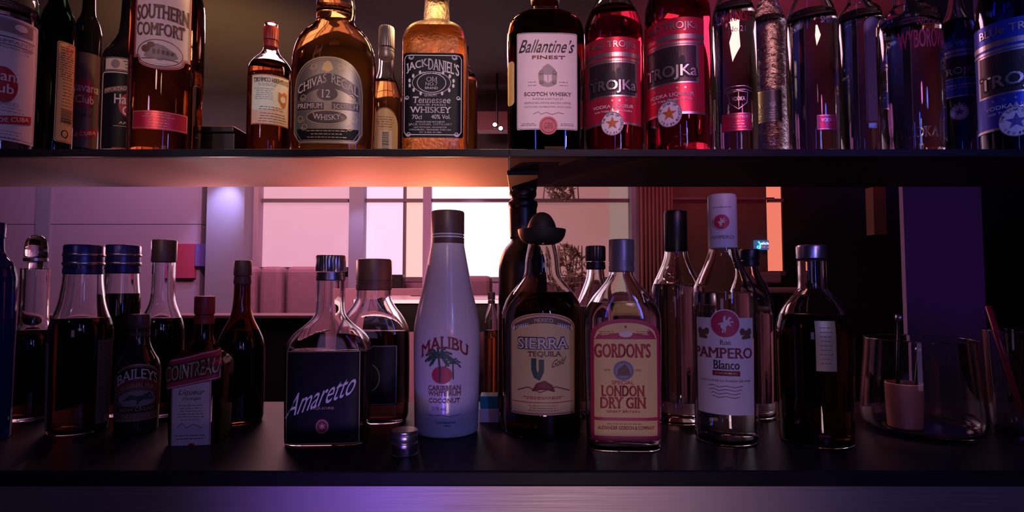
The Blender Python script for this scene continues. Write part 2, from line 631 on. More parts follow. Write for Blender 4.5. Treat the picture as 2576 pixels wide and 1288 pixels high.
class Label:
    """a paper label lying on a bottle, drawn in the photograph's own measure"""

    def __init__(s, b, m, xc, w, top, bot, name='front_label', off=0.0005, u0=0.0, note=None, rows=12, cols=26, paper=True):
        s.b, s.xc, s.w, s.off, s.u0 = b, xc, w, off, u0
        s.top = top if callable(top) else (lambda x: top)
        s.bot = bot if callable(bot) else (lambda x: bot)
        s.parts = {}
        s.sc = S(0.5 * (s.top(0) + s.bot(0)), b.Yf)
        V, Fc = [], []
        xs = [-w + 2 * w * i / cols for i in range(cols + 1)]
        xs = sorted(set(xs + [-w * 0.985, -w * 0.96, w * 0.96, w * 0.985]))
        nc = len(xs)
        for x in xs:
            a, c = s.bot(x), s.top(x)
            for j in range(rows + 1):
                V.append(s.m(xc + x, a + (c - a) * j / rows, 0))
        for i in range(nc - 1):
            for j in range(rows):
                p = i * (rows + 1) + j
                Fc.append((p, p + rows + 1, p + rows + 2, p + 1))
        s.o = obj(name, V, Fc, m, b.root, True) if paper else b.root
        if note:
            s.o['label'] = note

    def m(s, x, y, layer):
        z = at(s.b.cx, y, s.b.Yf).z - s.b.z0
        return s.b.surf((x - s.xc) * s.sc + s.u0, z, s.off + 0.00028 * layer)

    def add(s, name, m, v, f):
        s.parts.setdefault((name, m), []).append((v, f))
        return s

    def t(s, txt, x, y, w, h, m='black_ink', bold=0.0, shear=0.0, arc=0.0, rot=0.0, mirror=False, layer=3, name='lettering', rise=0.0, spread=0.0, serif=0):
        V1, F1 = text2d(txt, serif=serif)
        V2, Fc = [], []
        d = 1.5 * bold
        for i, (ox, oy) in enumerate([(0, 0)] + ([(-d, 0), (d, 0), (0, -0.7 * d), (0, 0.7 * d)] if bold > 0 else []) + ([(-d, -d), (d, d), (-d, d), (d, -d)] if bold > 0.03 else [])):
            Fc += [tuple(q + len(V2) for q in f) for f in F1]
            V2 += [(a + ox * h / w, c + oy) for a, c in V1]
        out = []
        for (a, c) in V2:
            if mirror:
                a = -a
            px, py = a * w + shear * c * h, -c * h * (1 + spread * (1 - 4 * a * a))
            py += arc * (4 * a * a) - rise * a
            if rot:
                px, py = px * cos(rot) - py * sin(rot), px * sin(rot) + py * cos(rot)
            out.append(s.m(x + px, y + py, layer))
        return s.add(name, m, out, Fc)

    def blob(s, pts, m, name='emblem', layer=1, rings=3):
        cx = sum(p[0] for p in pts) / len(pts)
        cy_ = sum(p[1] for p in pts) / len(pts)
        n = len(pts)
        V = [s.m(cx, cy_, layer)]
        for r in range(1, rings + 1):
            V += [s.m(cx + (p[0] - cx) * r / rings, cy_ + (p[1] - cy_) * r / rings, layer) for p in pts]
        Fc = [(0, 1 + i, 1 + (i + 1) % n) for i in range(n)]
        for r in range(rings - 1):
            for i in range(n):
                i2 = (i + 1) % n
                a = 1 + r * n
                Fc.append((a + i, a + n + i, a + n + i2, a + i2))
        return s.add(name, m, V, Fc)

    def ell(s, x, y, rx, ry, m, **k):
        return s.blob([(x + rx * cos(2 * pi * i / 36), y + ry * sin(2 * pi * i / 36)) for i in range(36)], m, **k)

    def star(s, x, y, r, m, n=5, q=0.4, ph=-pi / 2, **k):
        return s.blob([(x + (r if i % 2 == 0 else r * q) * cos(ph + pi * i / n), y + (r if i % 2 == 0 else r * q) * sin(ph + pi * i / n)) for i in range(2 * n)], m, **k)

    def line(s, pts, th, m, name='border', layer=2, closed=False):
        if closed:
            pts = list(pts) + [pts[0]]
        # refine long pieces so the strip follows the curve of the glass
        q = [pts[0]]
        for a, b in zip(pts[:-1], pts[1:]):
            k = max(1, int(math.hypot(b[0] - a[0], b[1] - a[1]) / 10))
            q += [(a[0] + (b[0] - a[0]) * i / k, a[1] + (b[1] - a[1]) * i / k) for i in range(1, k + 1)]
        V, Fc = [], []
        for i, p in enumerate(q):
            a, b = q[max(0, i - 1)], q[min(len(q) - 1, i + 1)]
            dx, dy = b[0] - a[0], b[1] - a[1]
            l = math.hypot(dx, dy) or 1
            nx, ny = -dy / l * th / 2, dx / l * th / 2
            V += [s.m(p[0] + nx, p[1] + ny, layer), s.m(p[0] - nx, p[1] - ny, layer)]
        Fc = [(2 * i, 2 * i + 1, 2 * i + 3, 2 * i + 2) for i in range(len(q) - 1)]
        return s.add(name, m, V, Fc)

    def ring(s, x, y, rx, ry, th, m, **k):
        return s.line([(x + rx * cos(2 * pi * i / 36), y + ry * sin(2 * pi * i / 36)) for i in range(36)], th, m, closed=True, **k)

    def rect(s, x0, y0, x1, y1, m, name='stripe', layer=1, slant=0.0, bow=0.0):
        n = max(2, int((x1 - x0) / 6))
        V, Fc = [], []
        for i in range(n + 1):
            x = x0 + (x1 - x0) * i / n
            d = slant * (i / n - 0.5) + bow * (2 * i / n - 1) ** 2
            V += [s.m(x, y1 + d, layer), s.m(x, 0.5 * (y0 + y1) + d, layer), s.m(x, y0 + d, layer)]
        for i in range(n):
            for j in range(2):
                p = 3 * i + j
                Fc.append((p, p + 3, p + 4, p + 1))
        return s.add(name, m, V, Fc)

    def frame(s, inset, th, m, name='border', layer=2):
        w = s.w - inset
        xs = [-w + 2 * w * i / 30 for i in range(31)]
        sc = s.w / w
        pts = [(s.xc + x, s.top(x * sc) + inset) for x in xs] + [(s.xc + x, s.bot(x * sc) - inset) for x in xs[::-1]]
        return s.line(pts, th, m, name=name, layer=layer, closed=True)

    def lines(s, x0, x1, y0, y1, n, m, th=1.6, jag=0.25):
        """rows of print too small to read"""
        for i in range(n):
            y = y0 + (y1 - y0) * i / max(1, n - 1)
            j = random.uniform(0, jag) * (x1 - x0) / 2
            x, xe = x0 + j, x1 - j
            while x < xe:
                e = min(xe, x + random.uniform(4, 11))
                s.line([(x, y), (e, y)], th, m, name='fine_print', layer=2)
                x = e + 2.2
        return s

    def barcode(s, x0, y0, x1, y1, m='black_ink'):
        x = x0
        if x1 - x0 > y1 - y0:
            while x < x1:
                w = random.choice((1, 1.5, 2.4))
                s.rect(x, y0, x + w, y1, m, name='barcode', layer=2)
                x += w + random.choice((1.2, 2.0))
        else:
            y = y0
            while y < y1:
                w = random.choice((1, 1.5, 2.4))
                s.rect(x0, y, x1, y + w, m, name='barcode', layer=2)
                y += w + random.choice((1.2, 2.0))
        return s

    def scroll(s, x, y, r, m, d=1, th=1.6, turns=1.4):
        pts = [(x + d * r * (1 - 0.55 * i / 24) * cos(2 * pi * turns * i / 24), y + r * (1 - 0.55 * i / 24) * sin(2 * pi * turns * i / 24)) for i in range(25)]
        return s.line(pts, th, m, name='scrollwork', layer=2)

    def done(s):
        for (name, m), li in s.parts.items():
            if name in ('fine_print', 'barcode', 'picture', 'engraving', 'signature', 'palm_tree', 'seal_text', 'crest', 'cactus', 'medallion', 'embossing'):
                v, f = merge(li)
                obj(name, v, f, m, s.o)
            else:
                for v, f in li:
                    obj(name, v, f, m, s.o)
        return s


def arch(w, y_top, y_side, p=2.0):
    return lambda x: y_side - (y_side - y_top) * max(0.0, 1 - abs(x / w) ** p) ** (1 / p)


def rounded(w, y, c, sgn):
    """flat edge with rounded corners: sgn +1 for a top edge, -1 for a bottom edge"""
    def f(x):
        d = abs(x) - (w - c)
        if d <= 0:
            return y
        return y + sgn * (c - sqrt(max(0.0, c * c - d * d)))
    return f


# ================================================================== the room
X = lambda px, Y=YW, py=600: at(px, py, Y).x
Z = lambda py, Y=YW: at(1288, py, Y).z

struct(box('floor', -6.5, 6.5, 0.2, 6.2, -0.1, 0.0, 'floor_dark'))
struct(box('ceiling', -6.5, 6.5, 0.2, 6.2, CE, CE + 0.1, 'ceiling_paint'))
struct(box('wall_left', -6.5, -6.3, 0.2, 6.2, 0, CE, 'room_dark'))
struct(box('wall_right', 6.3, 6.5, 0.2, 6.2, 0, CE, 'room_dark'))
zs, zt2, zhead = Z(697), Z(505), Z(400)
struct(box('wall_back', -6.3, 6.3, 6.05, 6.2, 0, CE, 'room_dark'))
struct(box('trim_1', -6.3, 6.3, 5.80, 6.05, zhead, CE, 'bulkhead'))
# wall below the windows
struct(box('trim_2', X(640), X(1690), 5.96, 6.05, 0, zs, 'sofa'))


def window(i, x0, x1, m, bars=(), y_sill=697, extra=None):
    e = empty('window_%d' % i, (0, 0, 0))
    struct(e)
    a, b = X(x0), X(x1)
    zb = Z(y_sill)
    t = 0.035
    fr = [boxv(a, b, 5.96, 6.02, zt2 - t / 2, zt2 + t / 2), boxv(a, b, 5.95, 6.02, zb - 0.05, zb)]
    for q in bars:
        fr.append(boxv(X(q) - 0.014, X(q) + 0.014, 5.97, 6.02, zb, zhead))
    v, f = merge([(p, BOXF) for p in fr])
    obj('window_frame', v, f, 'mullion', e)
    spans = extra or [(x0, x1, m)]
    for (p, q, mm) in spans:
        box('pane', X(p), X(q), 6.02, 6.045, zb, zhead, mm, e)
    return e


window(1, 648, 877, 'pane_pink', y_sill=672)
window(2, 914, 1066, 'pane_rose', bars=(1018,), extra=[(914, 1018, 'pane_rose'), (1018, 1066, 'pane_peach')])
window(3, 1086, 1340, 'pane_white')
window(4, 1340, 1582, 'pane_dusk', extra=[(1340, 1534, 'pane_dusk'), (1534, 1582, 'pane_dusk_grey')])
window(5, 1933, 1969, 'pane_coral', y_sill=682)
# piers between the windows
struct(box('trim_3', X(518, 5.70), X(613, 5.70), 5.70, 6.05, 0, zhead, 'pillar_blue'))
struct(box('trim_4', X(613, 5.9), X(648, 5.9), 5.90, 6.05, 0, zhead, 'mauve_wall'))
struct(box('trim_5', X(877, 5.9), X(914, 5.9), 5.90, 6.05, 0, zhead, 'pillar_blue'))
struct(box('trim_6', X(1066), X(1086), 5.93, 6.05, 0, zhead, 'mauve_wall'))
struct(box('trim_7', X(1582), X(1606), 5.85, 6.05, 0, zhead, 'pillar_blue'))
struct(box('trim_8', X(1692, 5.9), X(1930, 5.9), 5.90, 6.05, 0, zhead, 'brown_wall'))
struct(box('trim_9', X(1970, 5.99), 6.3, 5.99, 6.05, 0, CE, 'room_dark'))
# mauve panelled wall on the left, with its seam
struct(box('trim_10', X(-160), X(518), 5.90, 6.05, Z(566), zhead, 'mauve_wall'))
struct(box('trim_11', X(-160), X(518), 5.90, 6.05, 0, Z(567.5), 'mauve_wall'))
struct(box('trim_12', X(88, 5.88), X(122, 5.88), 5.88, 5.9, 0, zhead, 'pillar_blue'))
# rail that runs on across the brown wall
struct(box('trim_13', X(1606), X(1933), 5.84, 5.87, zt2 - 0.012, zt2 + 0.012, 'mullion'))
# violet pillar on the right
struct(box('trim_14', X(2275, 3.0), X(2473, 3.0), 3.0, 3.03, 0, CE, 'purple_wall'))
struct(box('trim_15', X(2200, 4.6), X(2232, 4.6), 4.6, 4.7, Z(590, 4.6), Z(470, 4.6), 'brown_wall'))

# curtain beside the brown wall
V, Fc = [], []
x0, x1 = X(1607, 5.8), X(1691, 5.8)
for i in range(61):
    x = x0 + (x1 - x0) * i / 60
    y = 5.80 + 0.03 * sin(i * 0.9)
    V += [(x, y, 0.02), (x, y, zhead)]
for i in range(60):
    Fc.append((2 * i, 2 * i + 2, 2 * i + 3, 2 * i + 1))
o = obj('curtain', V, Fc, 'curtain', None, True)
o.modifiers.new('thick', 'SOLIDIFY').thickness = 0.006
tag(o, 'reddish brown curtain hanging beside the salmon window', 'curtain')

# boards on the mauve wall
o = box('wall_board', X(437, 5.85), X(490, 5.85), 5.85, 5.90, Z(700, 5.85), Z(613, 5.85), 'red_board', None, 0.004)
tag(o, 'crimson red board standing against the mauve wall', 'board')
o = box('wall_board', X(491, 5.85), X(517, 5.85), 5.85, 5.90, Z(670, 5.85), Z(613, 5.85), 'violet_board', None, 0.004)
tag(o, 'narrow violet board beside the crimson board', 'board')


def armchair(px0, px1, ytop, Y, label):
    a, b = X(px0, Y), X(px1, Y)
    zt = Z(ytop, Y)
    e = empty('armchair', ((a + b) / 2, Y, 0))
    tag(e, label, 'armchair', 'dark armchairs below the windows')
    w = (b - a) / 2 - 0.005
    o = box('backrest', -w, w, -0.09, 0.09, 0.45, zt, 'sofa', e, 0.05)
    box('seat', -w, w, 0.05, 0.62, 0.30, 0.52, 'sofa', e, 0.05)
    for sgn in (-1, 1):
        box('armrest', sgn * (w - 0.06) - 0.06, sgn * (w - 0.06) + 0.06, 0.0, 0.6, 0.30, 0.75, 'sofa', e, 0.04)
        for yy in (-0.02, 0.55):
            box('leg', sgn * (w - 0.05) - 0.02, sgn * (w - 0.05) + 0.02, yy - 0.02, yy + 0.02, 0.0, 0.31, 'mullion', e)
    return e


armchair(604, 656, 670, 5.0, 'narrow dark armchair below the mauve pier by the window')
armchair(662, 722, 671, 5.0, 'dark armchair below the left end of the pink window')
armchair(728, 850, 671, 5.0, 'wide dark armchair below the middle of the pink window')
armchair(1104, 1240, 694, 5.2, 'low dark armchair below the brightest window')

# added dark banquette that darkens the lower mauve wall
e = empty('banquette', (X(250, 4.2), 4.05, 0))
tag(e, 'added long dark banquette that darkens the lower part of the mauve wall', 'bench')
bw_ = 1.75
zt = Z(800, 4.05)
box('backrest', -bw_, bw_, -0.10, 0.10, 0.02, zt, 'room_dark', e, 0.03)
box('seat', -bw_, bw_, 0.10, 0.60, 0.02, 0.48, 'room_dark', e, 0.04)
box('top_rail', -bw_ - 0.02, bw_ + 0.02, -0.12, 0.12, zt, zt + 0.03, 'mullion', e, 0.008)

# small black speaker boxes along the sill
for (p, q, y, l) in ((966, 978, 692, 'small upright black speaker box on the sill, the narrower one'), (981, 1017, 691, 'wide black speaker box on the window sill beside the narrow one')):
    Y = 5.80
    e = empty('speaker_box', ((X(p, Y) + X(q, Y)) / 2, Y, Z(725, Y)))
    tag(e, l, 'speaker', 'speakers on the window sill')
    w = (X(q, Y) - X(p, Y)) / 2
    h = Z(y, Y) - Z(725, Y)
    box('cabinet', -w, w, -0.07, 0.07, 0, h, 'black_plastic', e, 0.006)
    box('grille', -w * 0.88, w * 0.88, -0.076, -0.069, h * 0.08, h * 0.92, 'felt_black', e)
    if q - p > 20:
        box('badge', w * 0.15, w * 0.5, -0.079, -0.075, h * 0.55, h * 0.62, 'steel_cap', e)

# high communal table before the windows
TZ = Z(743, 4.9)
e = empty('high_table', (X(1080, 4.3), 4.3, 0))
tag(e, 'long high table with rose top lit from the windows', 'table')
tx0, tx1 = X(945, 4.3) - e.location.x, X(1262, 4.3) - e.location.x
box('tabletop', tx0, tx1, -0.6, 0.6, TZ - 0.03, TZ, 'table_top', e, 0.005)
box('apron', tx0 + 0.04, tx1 - 0.04, -0.55, -0.51, TZ - 0.22, TZ - 0.03, 'table_apron', e)
box('lit_edge', tx0 + 0.01, tx1 - 0.01, -0.612, -0.601, TZ - 0.028, TZ - 0.004, 'edge_glow', e)  # brightly lit table edge, given a glow of its own
for sx in (tx0 + 0.08, tx1 - 0.08):
    for sy in (-0.48, 0.48):
        box('leg', sx - 0.03, sx + 0.03, sy - 0.03, sy + 0.03, 0, TZ - 0.03, 'table_apron', e)
# sill bench the speakers stand on
o = box('window_bench', X(880, 5.8), X(1086, 5.8), 5.66, 5.94, 0, Z(725, 5.8), 'table_top', None, 0.006)
tag(o, 'rose topped window bench under the speaker boxes', 'bench')
# tray
B = Bottle('round_tray', 'thin round tray lying on the high rose table', 'tray', 1053, 4.65, TZ, [(20, 746), (24, 744), (24, 742.5)])
B.glass('table_apron', solid=True, name='tray')


def plant(px, ybase, ytop, hw, Y, label, n, hang=False):
    e = empty('potted_plant', (X(px, Y), Y, FL if not hang else CE))
    tag(e, label, 'plant')
    z0, z1 = Z(ybase, Y), Z(ytop, Y)
    oz = e.location.z
    rnd = random.Random(px)
    V, Fc, T = [], [], []
    r = hw * S(600, Y)
    for i in range(n):
        a, b = rnd.uniform(0, 2 * pi), rnd.random() ** 0.6
        c = Vector((r * b * cos(a), 0.5 * r * b * sin(a), rnd.uniform(z0, z1) - oz))
        c.x *= 0.45 + 0.55 * sin(pi * min(1, max(0, (c.z + oz - z0) / (z1 - z0))))
        d = Vector((rnd.uniform(-1, 1), rnd.uniform(-1, 1), rnd.uniform(-0.8, 0.5))).normalized()
        w = d.orthogonal().normalized() * 0.016
        l = d * rnd.uniform(0.03, 0.06)
        k = len(V)
        V += [c - l, c + w, c + l, c - w]
        Fc.append((k, k + 1, k + 2, k + 3))
    for i in range(9):
        a = 2 * pi * i / 9
        zt = rnd.uniform(0.6, 1.0)
        top = Vector((0.7 * r * cos(a) * zt, 0.3 * r * sin(a), (z1 if not hang else z0) - oz)) if not hang else Vector((r * cos(a), 0.4 * r * sin(a), z0 - oz))
        st = Vector((0, 0, 0.45)) if not hang else Vector((0, 0, -0.02))
        mid = (st + top) / 2 + Vector((0.06 * cos(a * 3), 0, 0))
        T.append(tube(chaikin([tuple(st), tuple(mid), tuple(top)], 2), 0.006, 5))
    v, f = merge(T)
    obj('stems', v, f, 'leaf', e, True)
    obj('foliage', V, Fc, 'leaf', e)
    if not hang:
        pr = chaikin([(0.13, 0.0), (0.15, 0.02), (0.19, 0.46), (0.2, 0.5), (0.17, 0.5), (0.16, 0.44)], 1)
        Vp, Fp = [], []
        for (rr, zz) in pr:
            Vp += [(rr * cos(2 * pi * i / 32), rr * sin(2 * pi * i / 32), zz) for i in range(32)]
        for j in range(len(pr) - 1):
            Fp += [(j * 32 + i, j * 32 + (i + 1) % 32, (j + 1) * 32 + (i + 1) % 32, (j + 1) * 32 + i) for i in range(32)]
        Fp += [tuple(range(32))[::-1], tuple((len(pr) - 1) * 32 + i for i in range(32))]
        obj('pot', Vp, Fp, 'black_plastic', e, True)
    return e


plant(1432, 730, 618, 46, 5.5, 'leafy potted plant silhouetted against the salmon window', 240)
plant(1410, 503, 440, 46, 5.5, 'leafy plant hanging from the ceiling before the salmon window', 150, True)

# neon sign
Y = 5.84
e = empty('neon_sign', (X(1917, Y), Y, Z(616, Y)))
tag(e, 'small blue illuminated sign with white and red lettering on brown wall', 'sign')
w, h = X(1934, Y) - e.location.x, Z(604, Y) - e.location.z
box('sign_box', -w, w, 0, 0.05, -h, h, 'sign_blue', e, 0.004)


def flat_text(t, x0, x1, z0, z1, y, m, parent, name='lettering'):
    v2, f = text2d(t)
    obj(name, [((x0 + x1) / 2 + a * (x1 - x0), y, (z0 + z1) / 2 + c * (z1 - z0)) for a, c in v2], f, m, parent)


flat_text('elick', -w * 0.22, w * 0.97, h * 0.05, h * 0.62, -0.006, 'neon_white', e)
flat_text('10 a', -w * 0.10, w * 0.97, -h * 0.62, -h * 0.20, -0.006, 'neon_red', e)
v, f = tube([(-w * 0.62, -0.01, h * 0.7), (-w * 0.40, -0.01, h * 0.3), (-w * 0.32, -0.01, -h * 0.2), (-w * 0.40, -0.01, -h * 0.8)], 0.007)
obj('emblem', v, f, 'neon_cyan', e)
v, f = tube([(-w * 0.62 + w * 0.17 * cos(t * pi / 8), -0.01, -h * 0.5 + h * 0.25 * sin(t * pi / 8)) for t in range(17)], 0.005)
obj('emblem', v, f, 'neon_cyan', e)

# chair under the neon sign by the coral window
e = empty('bar_chair', (X(1950, 5.4), 5.4, 0))
tag(e, 'dark bar chair standing before the narrow coral window', 'chair')
zt, zse = Z(684, 5.4), Z(728, 5.4)
box('backrest', -0.16, 0.12, 0.12, 0.16, zse + 0.06, zt, 'sofa', e, 0.02)
box('seat', -0.2, 0.2, -0.22, 0.16, zse - 0.04, zse + 0.02, 'sofa', e, 0.02)
for sx in (-0.17, 0.17):
    for sy in (-0.19, 0.13):
        v, f = tube([(sx, sy, 0.0), (sx * 0.9, sy * 0.9, zse - 0.03)], 0.014)
        obj('leg', v, f, 'mullion', e)

# ceiling lamps seen between the bottles
box_o = box('ceiling_beam', X(1200, 5.5), X(1300, 5.5), 5.45, 5.6, Z(330, 5.5), Z(284, 5.5), 'curtain')
tag(box_o, 'salmon lit beam end high in the back room', 'beam')
e = empty('track_lamp', (X(1250, 5.2), 5.2, Z(318, 5.2)))
tag(e, 'twin spot lamp glowing bluish white under the ceiling', 'lamp')
v, f = tube([(0.0, 0, 0.02), (0.0, 0, CE - e.location.z)], 0.01)
obj('stem', v, f, 'black_plastic', e)
for (dx, dz) in ((-0.02, 0.01), (0.035, -0.025)):
    V, Fc = [], []
    n = 20
    for (rr, yy) in ((0.02, 0.06), (0.034, 0.03), (0.036, -0.03), (0.030, -0.03), (0.028, -0.02)):
        V += [(dx + rr * 0.7 * cos(2 * pi * i / n), yy, dz + rr * 0.7 * sin(2 * pi * i / n)) for i in range(n)]
    for j in range(4):
        Fc += [(j * n + i, j * n + (i + 1) % n, (j + 1) * n + (i + 1) % n, (j + 1) * n + i) for i in range(n)]
    h_ = obj('lamp_head', V, Fc, 'black_plastic', e, True)
    obj('bulb', [(dx + 0.019 * cos(2 * pi * i / n), -0.024, dz + 0.019 * sin(2 * pi * i / n)) for i in range(n)], [tuple(range(n))], 'lamp_glow', h_)

# ================================================================== the bar
SXL, SXR, SXM = -1.15, 1.15, at(1281, 386, 0.62).x


def board(name, x0, x1, label, under):
    e = empty(name, ((x0 + x1) / 2, (0.62 + YUB) / 2, ZUB))
    tag(e, label, 'shelf', 'upper shelf boards')
    a, b = (x1 - x0) / 2, (YUB - 0.62) / 2
    box('board', -a, a, -b + 0.004, b, 0.0012, ZU - ZUB, 'shelf_dark', e, 0.0006)
    box('front_edge', -a, a, -b, -b + 0.004, 0.0, ZU - ZUB + 0.0005, 'edge_dark', e, 0.0006)
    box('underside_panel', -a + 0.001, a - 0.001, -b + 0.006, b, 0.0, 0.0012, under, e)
    return e


board('shelf_board', SXL, SXM - 0.0001, 'left upper shelf board with underside painted pale as if lit, carrying whisky bottles', 'shelf_lit')
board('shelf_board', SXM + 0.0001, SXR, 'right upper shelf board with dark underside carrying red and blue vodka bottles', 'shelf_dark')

e = empty('bar_counter', (0, 0.70, 0))
tag(e, 'dark bar counter with brushed steel front below the bottles', 'counter')
CT = ZL - at(1288, 1225, 0.55).z
box('countertop', -1.15, 1.15, -0.15, 0.17, ZL - CT, ZL, 'counter_dark', e, 0.002)
box('front_panel', -1.15, 1.15, -0.147, -0.12, 0.10, ZL - CT, 'brushed_steel', e)
box('cabinet', -1.15, 1.15, -0.12, 0.15, 0.0, ZL - CT, 'counter_dark', e)

# black turned post that carries the shelf
P = Bottle('shelf_post', 'black turned post carrying the upper shelf behind the hat bottle', 'post', 1316, 0.795, ZL,
           [(60, 1045), (62, 1030), (62, 690), (60, 665), (54, 642), (44, 622), (32, 610), (29, 602), (34, 600), (34, 524), (37, 520), (37, 508), (31, 504), (29, 499), (34, 494), (34, 480), (30, 477)])
P.glass('black_plastic', solid=True, name='column')
zt = ZUB - ZL
box('top_bracket', -0.020, 0.020, -0.10, 0.018, zt - 0.006, zt, 'felt_black', P.root, 0.001)
box('bracket_stem', -0.016, 0.016, -0.016, 0.016, at(1316, 484, 0.795).z - ZL, zt - 0.005, 'black_plastic', P.root, 0.002)

# ------------------------------------------------------------------ upper shelf bottles
UP = 'bottles on the upper shelf'

# rum, white label, at the left edge
b = Bottle('rum_bottle', 'rum bottle with tall white label and red disc at the upper shelf’s left end', 'bottle', 6, 0.68, ZU,
           [(88, 378), (92, 368), (92, 20), (84, -20), (60, -60), (34, -100), (30, -160)], face=8, group=UP)
b.glass('clear_glass'); b.liquid('clear_liquid', 20)
L = Label(b, 'white_paper', 8, 84, rounded(84, 30, 6, 1), rounded(84, 346, 5, -1))
L.rect(-40, 38, 70, 70, 'grey_ink').ell(40, 52, 14, 9, 'white_paper', layer=2)
L.line([(-60, 82), (76, 82)], 2, 'black_ink').line([(-60, 101), (74, 101)], 1.5, 'black_ink')
L.t('RIA OPPANG', 10, 93, 120, 9, 'grey_ink', serif=1).t('CASA FUNDADA 1878', 10, 108, 110, 6, 'grey_ink')
L.ell(8, 205, 30, 46, 'red_ink').t('Havana', 0, 182, 92, 26, 'white_ink', 0.01, layer=4).t('Club', 0, 214, 58, 24, 'white_ink', 0.01, layer=4)
L.t('BLANCO', 10, 252, 60, 9, 'grey_ink', serif=1).lines(-30, 55, 262, 270, 2, 'grey_ink')
L.rect(-66, 285, 76, 307, 'red_ink', slant=-30).t('EL RON DE CUBA', 6, 296, 120, 11, 'white_ink', 0.01, rise=30)
L.lines(-10, 50, 322, 338, 3, 'grey_ink').frame(6, 1.4, 'blue_ink').done()

# rum, dark, with back label
b = Bottle('rum_bottle', 'dark green rum bottle turned to show its yellow back label with barcode', 'bottle', 140, 0.742, ZU,
           [(48, 378), (51, 370), (51, 100), (48, 70), (42, 40), (26, 10), (18, -30), (17, -80)], face=166, group=UP)
b.glass('green_glass', N=48); b.liquid('brown_liquid', 60)
L = Label(b, 'yellow_paper', 168, 22, rounded(22, 97, 6, 1), rounded(22, 352, 6, -1), 'back_label')
L.frame(2.5, 1.2, 'red_ink').lines(152, 184, 112, 118, 2, 'red_ink', 2.5).lines(152, 184, 126, 186, 11, 'black_ink', 1.6)
L.lines(158, 184, 192, 258, 9, 'black_ink', 1.4).barcode(158, 266, 184, 304).ring(168, 330, 7, 9, 2.4, 'black_ink').done()

# rum, brown label, behind: added bottle standing in for an exposure ghost
b = Bottle('rum_bottle', 'added rum bottle for a dim double exposure ghost, brown label, behind the barcode bottle', 'bottle', 216, 0.791, ZU,
           [(35, 378), (37, 370), (37, 95), (35, 75), (28, 55), (18, 40), (16, 0), (15, -60)], face=214, group=UP)
b.glass('dark_glass', solid=True, N=40)
L = Label(b, 'brown_paper', 214, 34, 130, 370)
L.ell(212, 235, 22, 38, 'red_ink').t('Havana', 214, 218, 58, 22, 'cream_paper', 0.01).t('Club', 214, 248, 36, 20, 'cream_paper', 0.01)
L.t('DRY', 216, 288, 26, 9, 'black_ink').rect(182, 325, 246, 344, 'red_ink', slant=-16).t('DE CUBA', 214, 335, 50, 9, 'cream_paper', rise=14)
L.done()
b.part('neck_band', [(16.6, 30), (16.6, 12)], 'steel_cap', N=32)

# rum, black label
b = Bottle('rum_bottle', 'dark rum bottle with cream framed black label and white lettering on red disc', 'bottle', 318, 0.755, ZU,
           [(63, 378), (66, 370), (66, 165), (62, 145), (48, 125), (30, 100), (22, 70), (20, 0), (20, -60)], face=318, group=UP)
b.glass('dark_glass', solid=True, N=48)
L = Label(b, 'black_paper', 318, 60, rounded(60, 180, 5, 1), rounded(60, 377, 4, -1))
L.frame(1.5, 3.2, 'cream_paper').rect(266, 216, 330, 230, 'brown_paper', slant=-12).t('IMPORTADO', 297, 223, 58, 9, 'cream_paper', rise=11, serif=1)
L.ell(330, 262, 28, 33, 'red_ink').t('Havana', 326, 248, 66, 24, 'white_ink', 0.012).t('Club', 330, 276, 38, 22, 'white_ink', 0.012)
L.t('AÑEJO', 324, 308, 40, 9, 'cream_paper', serif=1).line([(292, 316), (362, 316)], 1.2, 'cream_paper').rect(290, 370, 322, 376, 'red_ink').done()
L = Label(b, 'cream_paper', 318, 54, 143, 177, 'neck_label')
L.frame(2, 1.4, 'black_ink').ell(292, 160, 10, 11, 'grey_ink').lines(308, 360, 152, 168, 3, 'black_ink').done()

# liqueur with ornate label
b = Bottle('liqueur_bottle', 'tall liqueur bottle with ornate cream label above a narrow red label', 'bottle', 420, 0.682, ZU,
           [(92, 378), (96, 368), (96, 40), (90, -10), (66, -60), (36, -100), (32, -170)], face=404, group=UP)
b.glass('clear_glass'); b.liquid('deep_amber_liquid', -40)


def sc_bot(x):
    if abs(x) < 52:
        return 142 + 30 * sqrt(max(0, 1 - (x / 56) ** 2))
    return 142


L = Label(b, 'pink_cream_paper', 406, 68, -60, sc_bot, cols=40)
L.frame(2.2, 2.6, 'red_ink').frame(5.5, 1.0, 'brown_ink')
L.t('SOUTHERN', 406, 27, 118, 40, 'brown_ink', 0.012, arc=5, spread=-0.12, serif=1).t('COMFORT', 402, 72, 108, 34, 'brown_ink', 0.012, arc=-1, spread=-0.1, serif=1)
L.ring(402, 131, 52, 33, 1.6, 'brown_ink').ell(402, 131, 47, 28, 'pink_cream_paper')
L.blob([(368, 140), (374, 124), (386, 116), (396, 108), (412, 112), (426, 120), (438, 126), (444, 138), (430, 146), (404, 150), (380, 148)], 'grey_ink', name='engraving', layer=2)
for i in range(5):
    L.rect(388 + i * 10, 122 + i, 394 + i * 10, 134, 'brown_ink', name='engraving', layer=3)
L.ell(372, 122, 10, 9, 'brown_ink', name='engraving', layer=3).ell(384, 112, 9, 7, 'brown_ink', name='engraving', layer=3)
L.line([(362, 146), (444, 146)], 2, 'brown_ink', name='engraving').done()
L = Label(b, 'red_foil', 406, 66, 277, 324, 'lower_label')
L.frame(3, 1.2, 'gold_ink').lines(370, 440, 286, 292, 2, 'gold_ink').lines(380, 430, 300, 314, 3, 'gold_ink').done()

